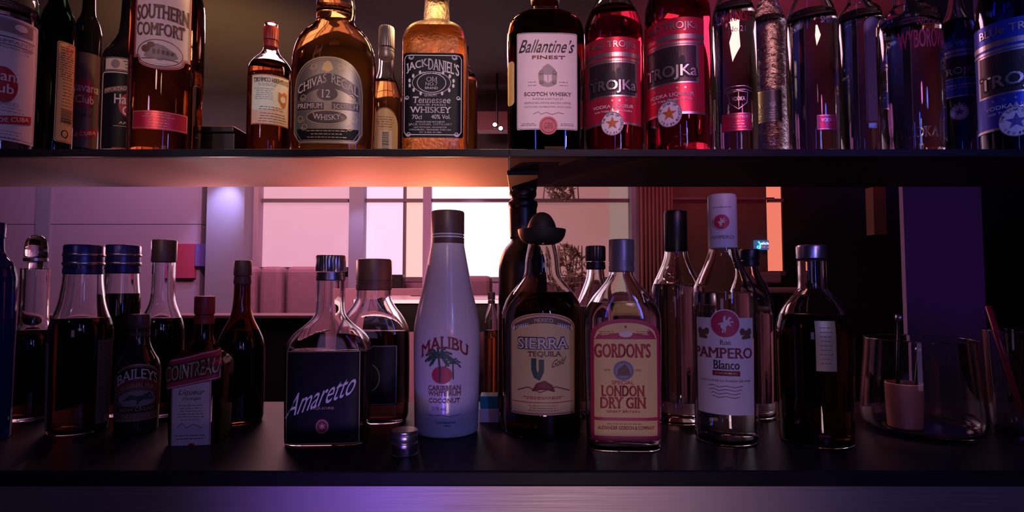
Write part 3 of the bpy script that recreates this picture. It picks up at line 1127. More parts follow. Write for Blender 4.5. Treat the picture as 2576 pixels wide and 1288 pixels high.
# black tray box on the shelf
e = empty('tray_box', (at(575, 350, 0.745).x, 0.745, ZU))
tag(e, 'low black box with a lipped top between two amber bottles', 'box')
w = 43 * S(350, 0.745)
h = at(575, 334, 0.745).z - ZU
box('box_body', -w, w, -0.03, 0.03, 0, h * 0.84, 'black_plastic', e, 0.001)
box('lid', -w * 1.14, w, -0.033, 0.033, h * 0.84, h, 'black_plastic', e, 0.0015)

# mirror reflection of the ornate liqueur, built as an added bottle
b = Bottle('liqueur_bottle', 'added red bottle built as a mirror reflection, cream label lettering in reverse', 'bottle', 678, 0.752, ZU,
           [(54, 378), (57, 370), (57, 190), (54, 170), (40, 152), (24, 138), (18, 122), (17, 100), (17, 60)], face=680, group=UP)
b.glass('clear_glass', N=48); b.liquid('deep_amber_liquid', 165)
b.cap(19, 122, 70, 'red_cap', 24)
L = Label(b, 'cream_paper', 680, 49, 186, 312, 'back_label')
L.frame(1.5, 1.8, 'orange_ink').t('SOUTHERN COMFORT', 682, 200, 86, 11, 'brown_ink', 0.01, mirror=True, serif=1)
L.lines(645, 700, 210, 214, 2, 'grey_ink', 1.2).lines(640, 690, 222, 248, 6, 'grey_ink', 1.2)
L.blob([(698, 226), (706, 230), (714, 224), (722, 230), (720, 244), (718, 258), (712, 266), (704, 258), (698, 250)], 'orange_ink', layer=2)
L.ell(710, 244, 7, 8, 'cream_paper', layer=3).lines(652, 712, 268, 274, 2, 'brown_ink', 1.4).lines(650, 724, 284, 304, 4, 'brown_ink', 1.4).done()

# wide scotch with the arched label
b = Bottle('whisky_bottle', 'broad shouldered amber whisky bottle with arched dark silver label', 'bottle', 841, 0.672, ZU,
           [(94, 378), (101, 366), (102, 200), (100, 150), (90, 112, 0.9), (72, 86, 0.7), (52, 70, 0.3), (44, 56, 0), (47, 30, 0), (46, 5, 0), (36, -30, 0), (30, -70, 0), (30, -140, 0)],
           n=2.9, asp=0.62, rz=0.05, group=UP)
b.glass('clear_glass'); b.liquid('amber_liquid', 20)


def ch_bot(x):
    a = abs(x)
    return 361 if a < 72 else 361 - (a - 72) * 1.5


L = Label(b, 'silver_paper', 841, 88, arch(88, 143, 232, 2.2), ch_bot, cols=40)
L.frame(3, 2.2, 'gold_ink').frame(8, 1.0, 'gold_ink')
L.rect(766, 186, 916, 222, 'dark_foil', bow=34)
L.t('CHIVAS', 803, 211, 72, 22, 'cream_paper', 0.004, rise=30, arc=2, serif=1).t('REGAL', 884, 213, 64, 22, 'cream_paper', 0.004, rise=-34, arc=2, serif=1)
L.ell(841, 237, 26, 17, 'dark_foil').t('12', 839, 237, 20, 20, 'cream_paper', serif=1)
L.rect(764, 259, 833, 277, 'dark_foil').rect(853, 259, 920, 277, 'dark_foil', slant=4)
L.t('PREMIUM', 798, 268, 62, 12, 'cream_paper', serif=1).t('SCOTCH', 886, 269, 58, 12, 'cream_paper', serif=1)
L.ell(841, 296, 50, 17, 'dark_foil').ring(841, 296, 50, 17, 1.4, 'gold_ink').t('WHISKY', 841, 297, 68, 14, 'cream_paper', arc=-4, serif=1)
L.rect(764, 325, 918, 352, 'black_paper').lines(790, 892, 330, 346, 3, 'gold_ink', 1.8)
for d in (-1, 1):
    L.scroll(841 + d * 34, 170, 9, 'gold_ink', d).scroll(841 + d * 56, 320, 9, 'gold_ink', d).scroll(841 + d * 66, 300, 10, 'gold_ink', -d).scroll(841 + d * 60, 246, 9, 'gold_ink', d)
L.blob([(826, 176), (832, 160), (841, 154), (850, 160), (856, 176), (841, 184)], 'gold_ink').done()

# small bottle behind
b = Bottle('whisky_bottle', 'slim whisky bottle with grey screw cap and arched beige barcode label', 'bottle', 970, 0.752, ZU,
           [(40, 378), (43, 370), (43, 262), (40, 240), (30, 212), (21, 190), (18, 170), (18, 110), (18, 100)], face=968, group=UP)
b.glass('clear_glass', N=48); b.liquid('amber_liquid', 205)
b.cap(20, 150, 70, 'grey_cap', 28)
L = Label(b, 'beige_paper', 968, 36, arch(36, 270, 318), 376, 'back_label')
L.frame(1.6, 1.2, 'brown_ink').lines(946, 992, 294, 318, 5, 'brown_ink', 1.3).rect(958, 328, 986, 376, 'cream_paper').barcode(962, 332, 978, 374).done()

# square whiskey
b = Bottle('whiskey_bottle', 'square shouldered whiskey bottle with black label and white ornate lettering', 'bottle', 1086, 0.686, ZU,
           [(78, 378), (82, 370), (82, 140), (81, 118), (74, 92, 0.8), (60, 76, 0.5), (42, 67, 0.1), (35, 58, 0), (33, 30, 0), (31, 0, 0), (31, -60, 0)],
           n=7, asp=1.0, rz=0.03, group=UP)
b.glass('frosted_glass'); b.liquid('amber_liquid', 92)
b.cap(35, -2, -80, 'black_plastic', 30)
L = Label(b, 'black_paper', 1094, 78, rounded(78, 133, 8, 1), rounded(78, 346, 8, -1), cols=30)
L.frame(7, 2.0, 'white_ink')
wi = 'white_ink'
L.t('JACK', 1054, 167, 52, 24, wi, 0.012, rise=14, shear=-0.1, serif=1).t('DANIEL’S', 1121, 167, 76, 28, wi, 0.012, rise=-16, arc=3, serif=1)
L.t('OLD TIME', 1091, 184, 50, 6, wi, arc=1).ring(1091, 209, 36, 24, 1.6, wi).ring(1091, 209, 48, 28, 1.2, wi)
L.t('Old', 1091, 200, 26, 12, wi, 0.01, serif=1).t('NO.7', 1091, 212, 30, 9, wi, 0.01).t('BRAND', 1091, 222, 32, 6, wi)
L.t('QUALITY', 1089, 241, 32, 6, wi, serif=1).t('Tennessee', 1092, 252, 94, 16, wi, 0.006, shear=0.12, serif=1).t('SOUR MASH', 1090, 264.5, 72, 4, wi)
L.t('WHISKEY', 1089, 277, 100, 15, wi, 0.016, serif=1).t('70cl', 1055, 295, 24, 11, wi).t('40% Vol.', 1115, 294, 48, 11, wi)
L.t('DISTILLED AND BOTTLED BY', 1089, 307, 72, 4, wi).t('JACK DANIEL DISTILLERY', 1089, 314, 108, 6.5, wi, 0.006, serif=1)
L.t('LEM MOTLOW, PROPRIETOR', 1089, 321, 82, 4, wi).t('LYNCHBURG, TENNESSEE 37352 USA', 1089, 327, 104, 4.5, wi).t('EST. & REG. IN 1866', 1089, 333, 54, 3.5, wi)
for d in (-1, 1):
    L.scroll(1094 + d * 54, 144, 7, wi, d).scroll(1094 + d * 60, 338, 6, wi, d).scroll(1094 + d * 64, 246, 5, wi, d)
    for i in range(6):
        a = 0.5 + i * 0.42
        L.ell(1091 + d * 56 * sin(a), 209 + 30 * cos(a), 3, 5, wi, layer=2)
L.done()
L = Label(b, 'black_paper', 1094, 40, 135, 346, 'side_label', u0=(82 + 82) * S(240, b.Yf))
L.t('BOTTLED AT THE DISTILLERY', 1070, 240, 190, 14, wi, 0.01, rot=-pi / 2, serif=1).lines(1084, 1122, 150, 330, 18, wi, 3).done()

# warm lamp behind the square whiskey
e = empty('shelf_lamp', (at(1096, 200, 0.775).x, 0.775, ZU))
tag(e, 'small warm glowing bulb lamp behind the neck of the square whiskey bottle', 'lamp')
zb = at(1096, 30, 0.775).z - ZU
v, f = tube([(0, 0, 0), (0, 0, zb - 0.022)], 0.004, 12)
obj('stem', v, f, 'steel_cap', e, True)
V, Fc, n = [], [], 20
pr = chaikin([(0.020, 0.0), (0.020, 0.003), (0.006, 0.006)], 1)
for rr, zz in pr:
    V += [(rr * cos(2 * pi * i / n), rr * sin(2 * pi * i / n), zz) for i in range(n)]
for j in range(len(pr) - 1):
    Fc += [(j * n + i, j * n + (i + 1) % n, (j + 1) * n + (i + 1) % n, (j + 1) * n + i) for i in range(n)]
Fc.append(tuple(range(n))[::-1])
obj('base', V, Fc, 'steel_cap', e, True)
V, Fc = [], []
pr = chaikin([(0.0005, -0.026), (0.007, -0.024), (0.007, -0.014), (0.013, 0.0), (0.012, 0.012), (0.0005, 0.017)], 2)
for rr, zz in pr:
    V += [(rr * cos(2 * pi * i / n), rr * sin(2 * pi * i / n), zb + zz) for i in range(n)]
for j in range(len(pr) - 1):
    Fc += [(j * n + i, j * n + (i + 1) % n, (j + 1) * n + (i + 1) % n, (j + 1) * n + i) for i in range(n)]
obj('bulb', V, Fc, 'bulb_glow', e, True)
pl = bpy.data.lights.new('bulb_light', 'POINT')
pl.energy, pl.color, pl.shadow_soft_size = 1.2, (1.0, 0.60, 0.25), 0.015
po = bpy.data.objects.new('bulb_light', pl)
po.parent = e
po.location = (0, 0, zb + 0.035)
COL.objects.link(po)

# amber flask behind the square whiskey
b = Bottle('whisky_bottle', 'amber flask half hidden behind the square whiskey bottle', 'bottle', 1164, 0.766, ZU,
           [(34, 378), (37, 370), (37, 215), (34, 195), (26, 180), (16, 170), (14, 150), (14, 125)], group=UP)
b.glass('clear_glass', N=40); b.liquid('amber_liquid', 190); b.cap(15, 150, 118, 'black_plastic', 20)

# scotch with pink cream label
b = Bottle('whisky_bottle', 'flat sided scotch bottle with pinkish cream label and red wax seal', 'bottle', 1372, 0.668, ZU,
           [(92, 378), (96, 368), (97, 110), (95, 85), (88, 62, 1), (68, 46, 0.8), (46, 37, 0.4), (35, 30, 0), (33, 10, 0), (32, -60, 0)],
           n=3.4, asp=0.62, rz=0.02, group=UP)
b.glass('brown_glass'); b.liquid('brown_liquid', 100)
b.cap(36, 8, -60, 'cream_paper', 0, 'neck_wrap')
L = Label(b, 'pink_cream_paper', 1373, 77, rounded(77, 84, 4, 1), rounded(77, 327, 4, -1), cols=30)
L.frame(2, 1.0, 'grey_ink')
L.t('Ballantine’s', 1374, 118, 134, 32, 'black_ink', 0.004, shear=0.35).t('FINEST', 1376, 146, 82, 8, 'dark_red_ink', 0.006, serif=1)
L.blob([(1352, 212), (1350, 190), (1358, 176), (1364, 168), (1374, 162), (1384, 168), (1392, 176), (1398, 190), (1396, 212), (1386, 218), (1374, 220), (1360, 218)], 'grey_ink', layer=1)
L.blob([(1364, 190), (1384, 190), (1384, 204), (1374, 212), (1364, 204)], 'pink_cream_paper', layer=2)
L.line([(1374, 190), (1374, 211)], 1.4, 'brown_ink').line([(1364, 199), (1384, 199)], 1.4, 'brown_ink')
for d in (-1, 1):
    L.scroll(1374 + d * 17, 184, 6, 'brown_ink', d).scroll(1374 + d * 16, 208, 5, 'brown_ink', -d)
L.lines(1324, 1346, 208, 216, 2, 'grey_ink', 1.3, 0.1).lines(1402, 1426, 208, 216, 2, 'grey_ink', 1.3, 0.1)
L.t('SCOTCH WHISKY', 1374, 238, 118, 9, 'brown_ink', 0.003, serif=1).t('BLENDED & BOTTLED BY', 1374, 250, 76, 4, 'grey_ink')
L.t('GEORGE BALLANTINE AND SON LIMITED', 1374, 260, 116, 4.5, 'grey_ink').t('DISTILLERS, DUMBARTON, SCOTLAND', 1374, 270, 116, 4.5, 'grey_ink')
L.line([(1338, 288), (1350, 282), (1356, 288), (1370, 284), (1384, 289), (1400, 284), (1414, 287)], 1.5, 'grey_ink', name='signature')
L.lines(1306, 1346, 312, 316, 2, 'grey_ink', 1.4).lines(1402, 1442, 312, 316, 2, 'grey_ink', 1.4)
L.ell(1375, 317, 23, 23, 'crimson_ink', name='wax_seal', layer=3).ring(1375, 317, 18, 18, 1.6, 'dark_red_ink', name='seal_ring', layer=5)
L.t('GBS', 1375, 317, 22, 14, 'dark_red_ink', layer=5, name='seal_ring').done()
L = Label(b, 'yellow_paper', 1372, 13, rounded(13, 150, 10, 1), rounded(13, 262, 10, -1), 'side_label', u0=-(77 + 20) * S(200, b.Yf))  # warm light on the cream side label put into its yellow
L.done()


# vodka liqueurs, red then blue
def star_vodka(name, label, cx, Y, hw, ytop, face, foil, word, colour, liquid, gy):
    k = hw / 86.0
    T = lambda v: ytop + v * k
    b = Bottle(name, label, 'bottle', cx, Y, ZU, [(hw * 0.96, 378), (hw, 370), (hw, ytop), (hw * 0.95, T(-28)), (hw * 0.78, T(-66)), (hw * 0.5, T(-104)), (hw * 0.36, T(-150)), (hw * 0.33, T(-210))],
               face=face, group=UP)
    b.glass('clear_glass'); b.liquid(liquid, T(-66))
    w = hw * 1.12
    L = Label(b, foil, face, w, T(0), T(250), cols=44)
    f = face
    x0, x1 = f - w, f + w
    L.rect(x0, T(44), x1, T(56), 'silver_foil').rect(x0, T(62), x1, T(68), 'silver_foil')
    L.rect(f - w * 0.8, T(70), f + w * 0.8, T(170), 'silver_foil').rect(f - w * 0.72, T(74), f + w * 0.72, T(166), 'dark_foil', layer=2)
    L.t(word, f + 4 * k, T(24), 138 * k, 24 * k, 'silver_foil', 0.012, layer=3)
    for j in range(5):
        hx = f + (-26 + j * 15) * k
        hh = (26, 34, 30, 38, 28)[j]
        L.blob([(hx - 8 * k, T(132)), (hx - 7 * k, T(132 - hh)), (hx, T(126 - hh)), (hx + 6 * k, T(132 - hh)), (hx + 8 * k, T(132))], 'black_ink', name='picture', layer=3)
    L.t('TROJKa', f + 2 * k, T(142), 138 * k, 40 * k, 'black_ink', 0.055, layer=4, name='lettering_outline').t('TROJKa', f + 2 * k, T(142), 134 * k, 37 * k, 'silver_foil', 0.016, layer=5)
    for j in range(5):
        L.star(f + (-40 + j * 20) * k, T(182), 4 * k, 'silver_foil', layer=3)
    L.t('VODKA LIQUEUR', f + 2 * k, T(199), 118 * k, 11 * k, 'white_ink', 0.006).t('with Triple Distilled Vodka', f + 2 * k, T(212), 108 * k, 7 * k, 'white_ink')
    L.rect(x0, T(244), x1, T(250), 'silver_foil', layer=2)
    L.star(f, gy - 20 * k, 26 * k, 'silver_foil', n=8, q=0.6, layer=2)
    L.ell(f, gy, 31 * k, 34 * k, 'white_ink', layer=3).ring(f, gy, 30 * k, 33 * k, 1.6, 'grey_ink', layer=5)
    L.star(f, gy - 1, 19 * k, 'orange_ink' if colour == 'red' else 'blue_ink', layer=5)
    for j, ch in enumerate('THE STAR OF VODKAS'):
        if ch == ' ':
            continue
        a = pi + 0.15 + j * (pi * 1.15) / 17
        L.t(ch, f + 25 * k * cos(a), gy + 27 * k * sin(a), 5 * k, 6 * k, 'black_ink', rot=a + pi / 2, layer=5, name='seal_text')
    for j, ch in enumerate('TROJKA'):
        a = pi * 0.78 - j * 0.34
        L.t(ch, f + 25 * k * cos(a), gy + 27 * k * sin(a), 5 * k, 6 * k, 'black_ink', rot=a - pi / 2, layer=5, name='seal_text')
    L.done()
    return b


star_vodka('vodka_bottle', 'red vodka liqueur bottle beside the pink label scotch, the shorter of two', 1543, 0.682, 76, 92, 1540, 'red_foil', 'ReD TROJKa', 'red', 'red_liquid', 311)
star_vodka('vodka_bottle', 'red vodka liqueur bottle with brighter, higher label, the taller of two', 1705, 0.662, 84, 42, 1684, 'red_foil', 'ReD TROJKa', 'red', 'red_liquid', 284)

# clear vodkas
b = Bottle('vodka_bottle', 'clear vodka bottle with small red bottom label next to the red liqueurs', 'bottle', 1848, 0.69, ZU,
           [(54, 378), (57, 370), (57, 62), (52, 25), (36, -15), (22, -50), (20, -110)], face=1852, group=UP)
b.glass('clear_glass', N=48); b.liquid('clear_liquid', 20)
L = Label(b, 'red_foil', 1858, 38, 283, 328)
L.frame(2, 1, 'silver_foil').t('TRIPLE DISTILLED', 1858, 293, 56, 6, 'silver_foil').lines(1836, 1880, 304, 318, 3, 'silver_foil', 1.3).done()
L = Label(b, 'silver_foil', 1846, 40, 52, 60, 'printed_lettering', paper=False)
L.t('SMIRNOFF', 1850, 40, 74, 24, 'red_foil', 0.01, arc=3, name='lettering').t('No.21', 1850, 72, 40, 14, 'silver_foil', name='lettering')
L.line([(1826, 232), (1850, 228), (1872, 232), (1870, 258), (1850, 274), (1830, 258)], 1.6, 'silver_foil', name='crest', closed=True)
L.line([(1815, 222), (1835, 216), (1866, 216), (1886, 222)], 1.6, 'silver_foil', name='crest').line([(1815, 230), (1835, 225), (1866, 225), (1886, 230)], 1.6, 'silver_foil', name='crest').t('VODKA', 1850, 248, 30, 10, 'silver_foil', name='crest', serif=1).done()

b = Bottle('vodka_bottle', 'rippled clear glass vodka bottle with pale lower label', 'bottle', 1936, 0.745, ZU,
           [(44, 378), (47, 370), (47, 75), (43, 50), (30, 20), (20, -10), (18, -80)], face=1930, group=UP)
b.glass('rippled_glass', N=48); b.liquid('clear_liquid', 50)
L = Label(b, 'silver_paper', 1930, 34, 225, 305)
L.frame(2, 1, 'silver_foil').t('VODKA', 1930, 262, 40, 12, 'silver_foil', serif=1).lines(1906, 1954, 276, 294, 4, 'silver_foil', 1.2).done()

b = Bottle('vodka_bottle', 'clear vodka bottle with dark red foot label left of the ribbed bottles', 'bottle', 2044, 0.684, ZU,
           [(64, 378), (67, 370), (67, 70), (62, 35), (44, 0), (26, -36), (22, -100)], face=2078, group=UP)
b.glass('clear_glass', N=56); b.liquid('clear_liquid', 40)
L = Label(b, 'red_foil', 2080, 26, 288, 326)
L.frame(2, 1, 'silver_foil').t('VODKA', 2080, 302, 32, 8, 'silver_foil', serif=1).done()
L = Label(b, 'silver_foil', 2080, 40, 52, 60, 'printed_lettering', paper=False)
L.t('SMIRNOFF', 2100, 49, 62, 17, 'silver_foil', 0.008, name='lettering').done()

b = Bottle('vodka_bottle', 'ribbed vodka bottle with tall pale arch topped label, standing further back', 'bottle', 2166, 0.745, ZU,
           [(56, 378), (59, 370), (59, 50), (54, 30), (34, 16), (26, 0), (24, -60)], face=2200, group=UP)
b.glass('clear_glass', N=72, rib=1, depth=0.02); b.liquid('clear_liquid', 40)
L = Label(b, 'pink_cream_paper', 2200, 22, arch(22, 42, 62), 308, 'back_label')
L.frame(2.5, 1.0, 'grey_ink').done()

b = Bottle('vodka_bottle', 'broad ribbed clear vodka bottle with embossed foot and tall narrow lettering', 'bottle', 2290, 0.672, ZU,
           [(82, 378), (86, 368), (86, 66), (80, 42), (56, 28), (38, 18), (34, -10), (32, -80)], face=2318, group=UP)
b.glass('clear_glass', N=88, rib=1, depth=0.02); b.liquid('clear_liquid', 60)
L = Label(b, 'silver_foil', 2310, 60, 52, 60, 'printed_lettering', paper=False)
L.t('WÓDKA', 2330, 53, 58, 17, 'crimson_ink', name='lettering').t('WYBOROWA', 2322, 95, 116, 46, 'crimson_ink', 0.006, name='lettering')
L.t('VODKA', 2300, 330, 84, 26, 'clear_glass', 0.01, name='embossing', serif=1).done()

star_vodka('vodka_bottle', 'dim blue vodka liqueur bottle standing behind its brighter twin', 2412, 0.752, 50, 95, 2412, 'blue_foil', 'BLUe TROJKa', 'blue', 'blue_liquid', 280)
star_vodka('vodka_bottle', 'bright blue vodka liqueur bottle at the upper shelf’s right end', 2548, 0.672, 96, 36, 2552, 'blue_foil', 'BLUe TROJKa', 'blue', 'blue_liquid', 300)

# ------------------------------------------------------------------ counter bottles
LO = 'bottles on the counter'

b = Bottle('liqueur_bottle', 'round shouldered blue bottle at the counter’s left end', 'bottle', -26, 0.66, ZL,
           [(64, 1110), (67, 1095), (67, 730), (64, 690), (52, 660), (34, 645), (26, 630), (25, 580)], group=LO)
b.glass('blue_glass', solid=True, N=48); b.cap(27, 600, 560, 'blue_cap')

b = Bottle('spirit_decanter', 'dark decanter with domed clear stopper behind the blue bottle', 'decanter', 78, 0.762, ZL,
           [(66, 1060), (68, 1050), (68, 870), (62, 842), (48, 826), (42, 815), (40, 790), (40, 690), (41, 676)], group=LO)
b.glass('clear_glass', N=56); b.liquid('brown_liquid', 830)
b.part('stopper', [(20, 678), (20, 655), (31, 650), (32, 625), (28, 605), (18, 594), (4, 591)], 'clear_glass', it=1)
b.part('stopper_collar', [(30, 658), (33, 657), (33, 650), (30, 649)], 'steel_cap')

b = Bottle('spirit_bottle', 'big dark bottle with wide ringed blue cap and side labels', 'bottle', 200, 0.70, ZL,
           [(80, 1108), (86, 1092), (86, 840), (82, 812), (72, 790), (62, 762), (56, 725), (53, 700), (52, 660)], face=200, group=LO)
b.glass('clear_glass'); b.liquid('brown_liquid', 800)
b.cap(54, 690, 617, 'blue_cap', 0)
b.part('cap_ring', [(55, 668), (56, 666), (56, 662), (55, 660)], 'steel_cap'); b.part('cap_ring', [(55, 646), (56, 644), (56, 641), (55, 639)], 'steel_cap')
L = Label(b, 'brown_paper', 200, 26, 860, 1080, 'side_label', u0=62 * S(960, b.Yf)); L.lines(182, 220, 880, 1050, 16, 'grey_ink', 1.4).frame(3, 1.2, 'grey_ink').done()
L = Label(b, 'grey_ink', 200, 20, 865, 1085, 'side_label', u0=-98 * S(960, b.Yf)); L.frame(3, 1.2, 'white_ink').done()

b = Bottle('spirit_bottle', 'clear bottle with wide ringed dark cap behind the big blue capped bottle', 'bottle', 300, 0.785, ZL,
           [(50, 1050), (53, 1040), (53, 815), (52, 790), (50, 750), (46, 715), (44, 690), (43, 660)], group=LO)
b.glass('clear_glass', N=48); b.liquid('brown_liquid', 738)
b.cap(47, 688, 617, 'blue_cap')
b.part('cap_ring', [(48, 668), (49, 666), (49, 662), (48, 660)], 'steel_cap'); b.part('cap_ring', [(48, 646), (49, 644), (49, 641), (48, 639)], 'steel_cap')

b = Bottle('spirit_bottle', 'clear necked bottle with tall brown cap behind the cream liqueur', 'bottle', 404, 0.782, ZL,
           [(56, 1050), (59, 1040), (59, 840), (56, 812), (46, 788), (36, 765), (32, 745), (31, 690), (31, 650)], group=LO)
b.glass('clear_glass', N=48); b.liquid('brown_liquid', 800)
b.cap(33, 660, 604, 'brown_cap', 0, rings=False)

# cream liqueur
b = Bottle('liqueur_bottle', 'dark cream liqueur bottle with arched cream label on the counter', 'bottle', 345, 0.70, ZL,
           [(57, 1104), (61, 1090), (61, 935), (56, 908), (42, 888), (31, 868), (27, 845), (26, 800)], face=345, group=LO)
b.glass('dark_glass', solid=True, N=56)
b.cap(28, 845, 790, 'brown_cap', 20)
L = Label(b, 'brown_paper', 345, 56, arch(56, 917, 960), 1062, cols=30)
L.frame(2, 1.6, 'gold_ink').rect(292, 925, 398, 950, 'black_paper', bow=22).t('BAILEYS', 345, 941, 92, 25, 'cream_paper', 0.01, arc=20, serif=1)
L.rect(294, 958, 396, 974, 'dark_red_ink', bow=14).t('ORIGINAL IRISH', 345, 970, 84, 11, 'gold_ink', arc=14, serif=1)
L.ell(345, 1006, 42, 22, 'grey_ink').blob([(312, 1010), (330, 994), (350, 998), (372, 990), (382, 1010), (345, 1020)], 'green_ink', name='picture', layer=2)
L.rect(298, 1024, 392, 1040, 'black_paper').t('IRISH CREAM', 345, 1032, 76, 9, 'gold_ink', serif=1).lines(310, 380, 1046, 1056, 3, 'gold_ink', 1.3).done()

# orange liqueur, square
b = Bottle('liqueur_bottle', 'square amber liqueur bottle with slanted red banner over a pale label', 'bottle', 472, 0.664, ZL,
           [(62, 1134), (66, 1122), (66, 930), (63, 905), (50, 885, 0.7), (32, 868, 0.2), (24, 850, 0), (22, 820, 0), (22, 770, 0)], n=6, asp=1.0, rz=0.12, group=LO)
b.glass('brown_glass', N=56); b.liquid('deep_amber_liquid', 860)
b.cap(24, 815, 745, 'red_cap', 20)
L = Label(b, 'pink_cream_paper', 472, 47, 958, 1128, cols=20)
L.frame(2.5, 1.2, 'red_ink').t('Liqueur', 474, 988, 60, 18, 'brown_ink', shear=0.4).t('d’oranges', 474, 1003, 44, 10, 'brown_ink', shear=0.4)
L.lines(440, 504, 1020, 1056, 6, 'brown_ink', 1.4).line([(440, 1076), (452, 1064), (462, 1076), (480, 1068), (500, 1078)], 1.6, 'brown_ink', name='signature')
L.lines(436, 506, 1096, 1104, 2, 'brown_ink', 2).rect(468, 1116, 482, 1124, 'red_ink').done()
L = Label(b, 'crimson_ink', 472, 68, lambda x: 893 - x * 0.20, lambda x: 968 - x * 0.20, 'banner_label', off=0.0012)
L.frame(4, 2.0, 'pink_cream_paper').t('COINTREAU', 472, 930, 122, 40, 'black_ink', 0.05, rise=24, name='lettering_outline').t('COINTREAU', 472, 930, 122, 38, 'gold_ink', 0.012, rise=24, layer=4)
L.done()

b = Bottle('spirit_bottle', 'slim necked brown spirit bottle behind and left of the black square bottle', 'bottle', 604, 0.745, ZL,
           [(60, 1065), (63, 1055), (63, 890), (60, 858), (46, 828), (30, 800), (23, 770), (21, 720), (21, 680)], group=LO)
b.glass('brown_glass', N=48); b.liquid('brown_liquid', 830); b.cap(23, 715, 655, 'brown_cap', 20)

# almond liqueur
b = Bottle('liqueur_bottle', 'black square liqueur bottle with silver knurled cap and white script', 'bottle', 808, 0.655, ZL,
           [(103, 1152), (107, 1142), (107, 890), (103, 862), (86, 836, 0.8), (60, 816, 0.4), (42, 798, 0), (36, 780, 0), (35, 740, 0), (35, 700, 0)], n=5, asp=0.55, rz=0.06, group=LO)
b.glass('clear_glass'); b.liquid('brown_liquid', 880)
b.cap(37, 706, 642, 'steel_cap', 34)
L = Label(b, 'black_paper', 812, 92, 882, 1118, cols=24)
L.frame(2, 2.0, 'gold_ink').t('Amaretto', 812, 992, 166, 62, 'white_ink', -0.004, shear=0.35, rise=62).t('LIQUORE', 812, 1027, 58, 7, 'gold_ink')
L.ell(812, 1073, 17, 19, 'dark_red_ink').ring(812, 1073, 14, 16, 1.5, 'gold_ink').star(812, 1073, 10, 'gold_ink', n=6, layer=3).done()

b = Bottle('spirit_bottle', 'broad clear bottle with brown cap between black bottle and white bottle', 'bottle', 938, 0.748, ZL,
           [(86, 1062), (90, 1052), (90, 850), (86, 822), (72, 795, 0.9), (54, 772, 0.4), (43, 752, 0), (42, 735, 0), (41, 690, 0)], n=3, asp=0.5, rz=0.04, group=LO)
b.glass('clear_glass'); b.liquid('brown_liquid', 832)
b.cap(44, 730, 652, 'brown_cap', 0)
L = Label(b, 'black_paper', 938, 70, 868, 1020)
L.frame(3, 1.4, 'grey_ink').ring(938, 950, 26, 34, 2, 'grey_ink').done()

# loose cap
b = Bottle('bottle_cap', 'loose silver screw cap standing on the counter by the white bottle', 'cap', 1018, 0.605, ZL,
           [(32, 1160), (33, 1156), (33, 1140), (31, 1138), (31, 1134), (33, 1132), (33, 1112), (31, 1110), (31, 1106), (33, 1103), (33, 1090), (30, 1083)])
v, f = b.rings([p for p in b.pr], 48)
o = obj('cap_shell', v, f, 'steel_cap', b.root, True)
es = o.modifiers.new('edges', 'EDGE_SPLIT'); es.split_angle = math.radians(35)
b.part('cap_rim', [(33, 1088), (34, 1086), (34, 1082), (32, 1080)], 'steel_cap')

# white coconut rum
b = Bottle('rum_bottle', 'opaque white rum bottle with brown cap and palm tree print', 'bottle', 1124, 0.70, ZL,
           [(80, 1110), (84, 1096), (84, 850), (82, 815), (74, 775), (62, 725), (52, 672), (45, 635), (41, 612), (40, 570)], face=1118, group=LO)
b.glass('white_gloss', solid=True)
b.cap(42, 616, 532, 'brown_cap', 0)
L = Label(b, 'white_paper', 1118, 60, 848, 1090, 'printed_lettering', paper=False)
L.t('MALIBU', 1118, 862, 122, 30, 'dark_red_ink', 0.012, arc=24, name='lettering', serif=1)
L.ell(1112, 944, 26, 22, 'crimson_ink', name='sun')
L.line([(1106, 962), (1107, 930), (1104, 898)], 5, 'green_ink', name='palm_tree', layer=3)
for ex, ey in ((-38, 12), (-36, -4), (-26, -18), (-6, -24), (16, -21), (32, -8), (37, 8), (-24, 22), (24, 22)):
    L.line([(1105, 897), (1105 + 0.55 * ex, 897 + 0.55 * ey - 7), (1105 + ex, 897 + ey + 3)], 5.0, 'green_ink', name='palm_tree', layer=3)
    L.line([(1105 + 0.4 * ex, 897 + 0.4 * ey - 3), (1105 + 0.75 * ex, 897 + 0.75 * ey + 4)], 4.0, 'green_ink', name='palm_tree', layer=3)
L.line([(1140, 955), (1139, 915)], 3.5, 'green_ink', name='palm_tree', layer=3)
for ex, ey in ((-20, 8), (-17, -6), (-6, -14), (10, -12), (19, -2), (20, 10)):
    L.line([(1139, 914), (1139 + 0.55 * ex, 914 + 0.55 * ey - 4), (1139 + ex, 914 + ey + 2)], 3.4, 'green_ink', name='palm_tree', layer=3)
L.t('CARIBBEAN', 1118, 977, 82, 12, 'dark_red_ink', 0.004, name='lettering', serif=1).t('WHITE RUM', 1118, 991, 82, 11, 'dark_red_ink', 0.004, name='lettering', serif=1)
L.t('COCONUT', 1118, 1009, 78, 11, 'dark_red_ink', 0.004, name='lettering', serif=1).t('21% vol.', 1106, 1029, 38, 9, 'blue_ink', name='lettering')
L.line([(1072, 1044), (1090, 1047), (1110, 1045), (1130, 1049), (1160, 1045)], 1.6, 'blue_ink', name='signature').t('CARIBBEAN', 1122, 1064, 48, 5, 'blue_ink', name='lettering', serif=1).t('1893', 1126, 1072, 18, 5, 'blue_ink', name='lettering')
L.done()

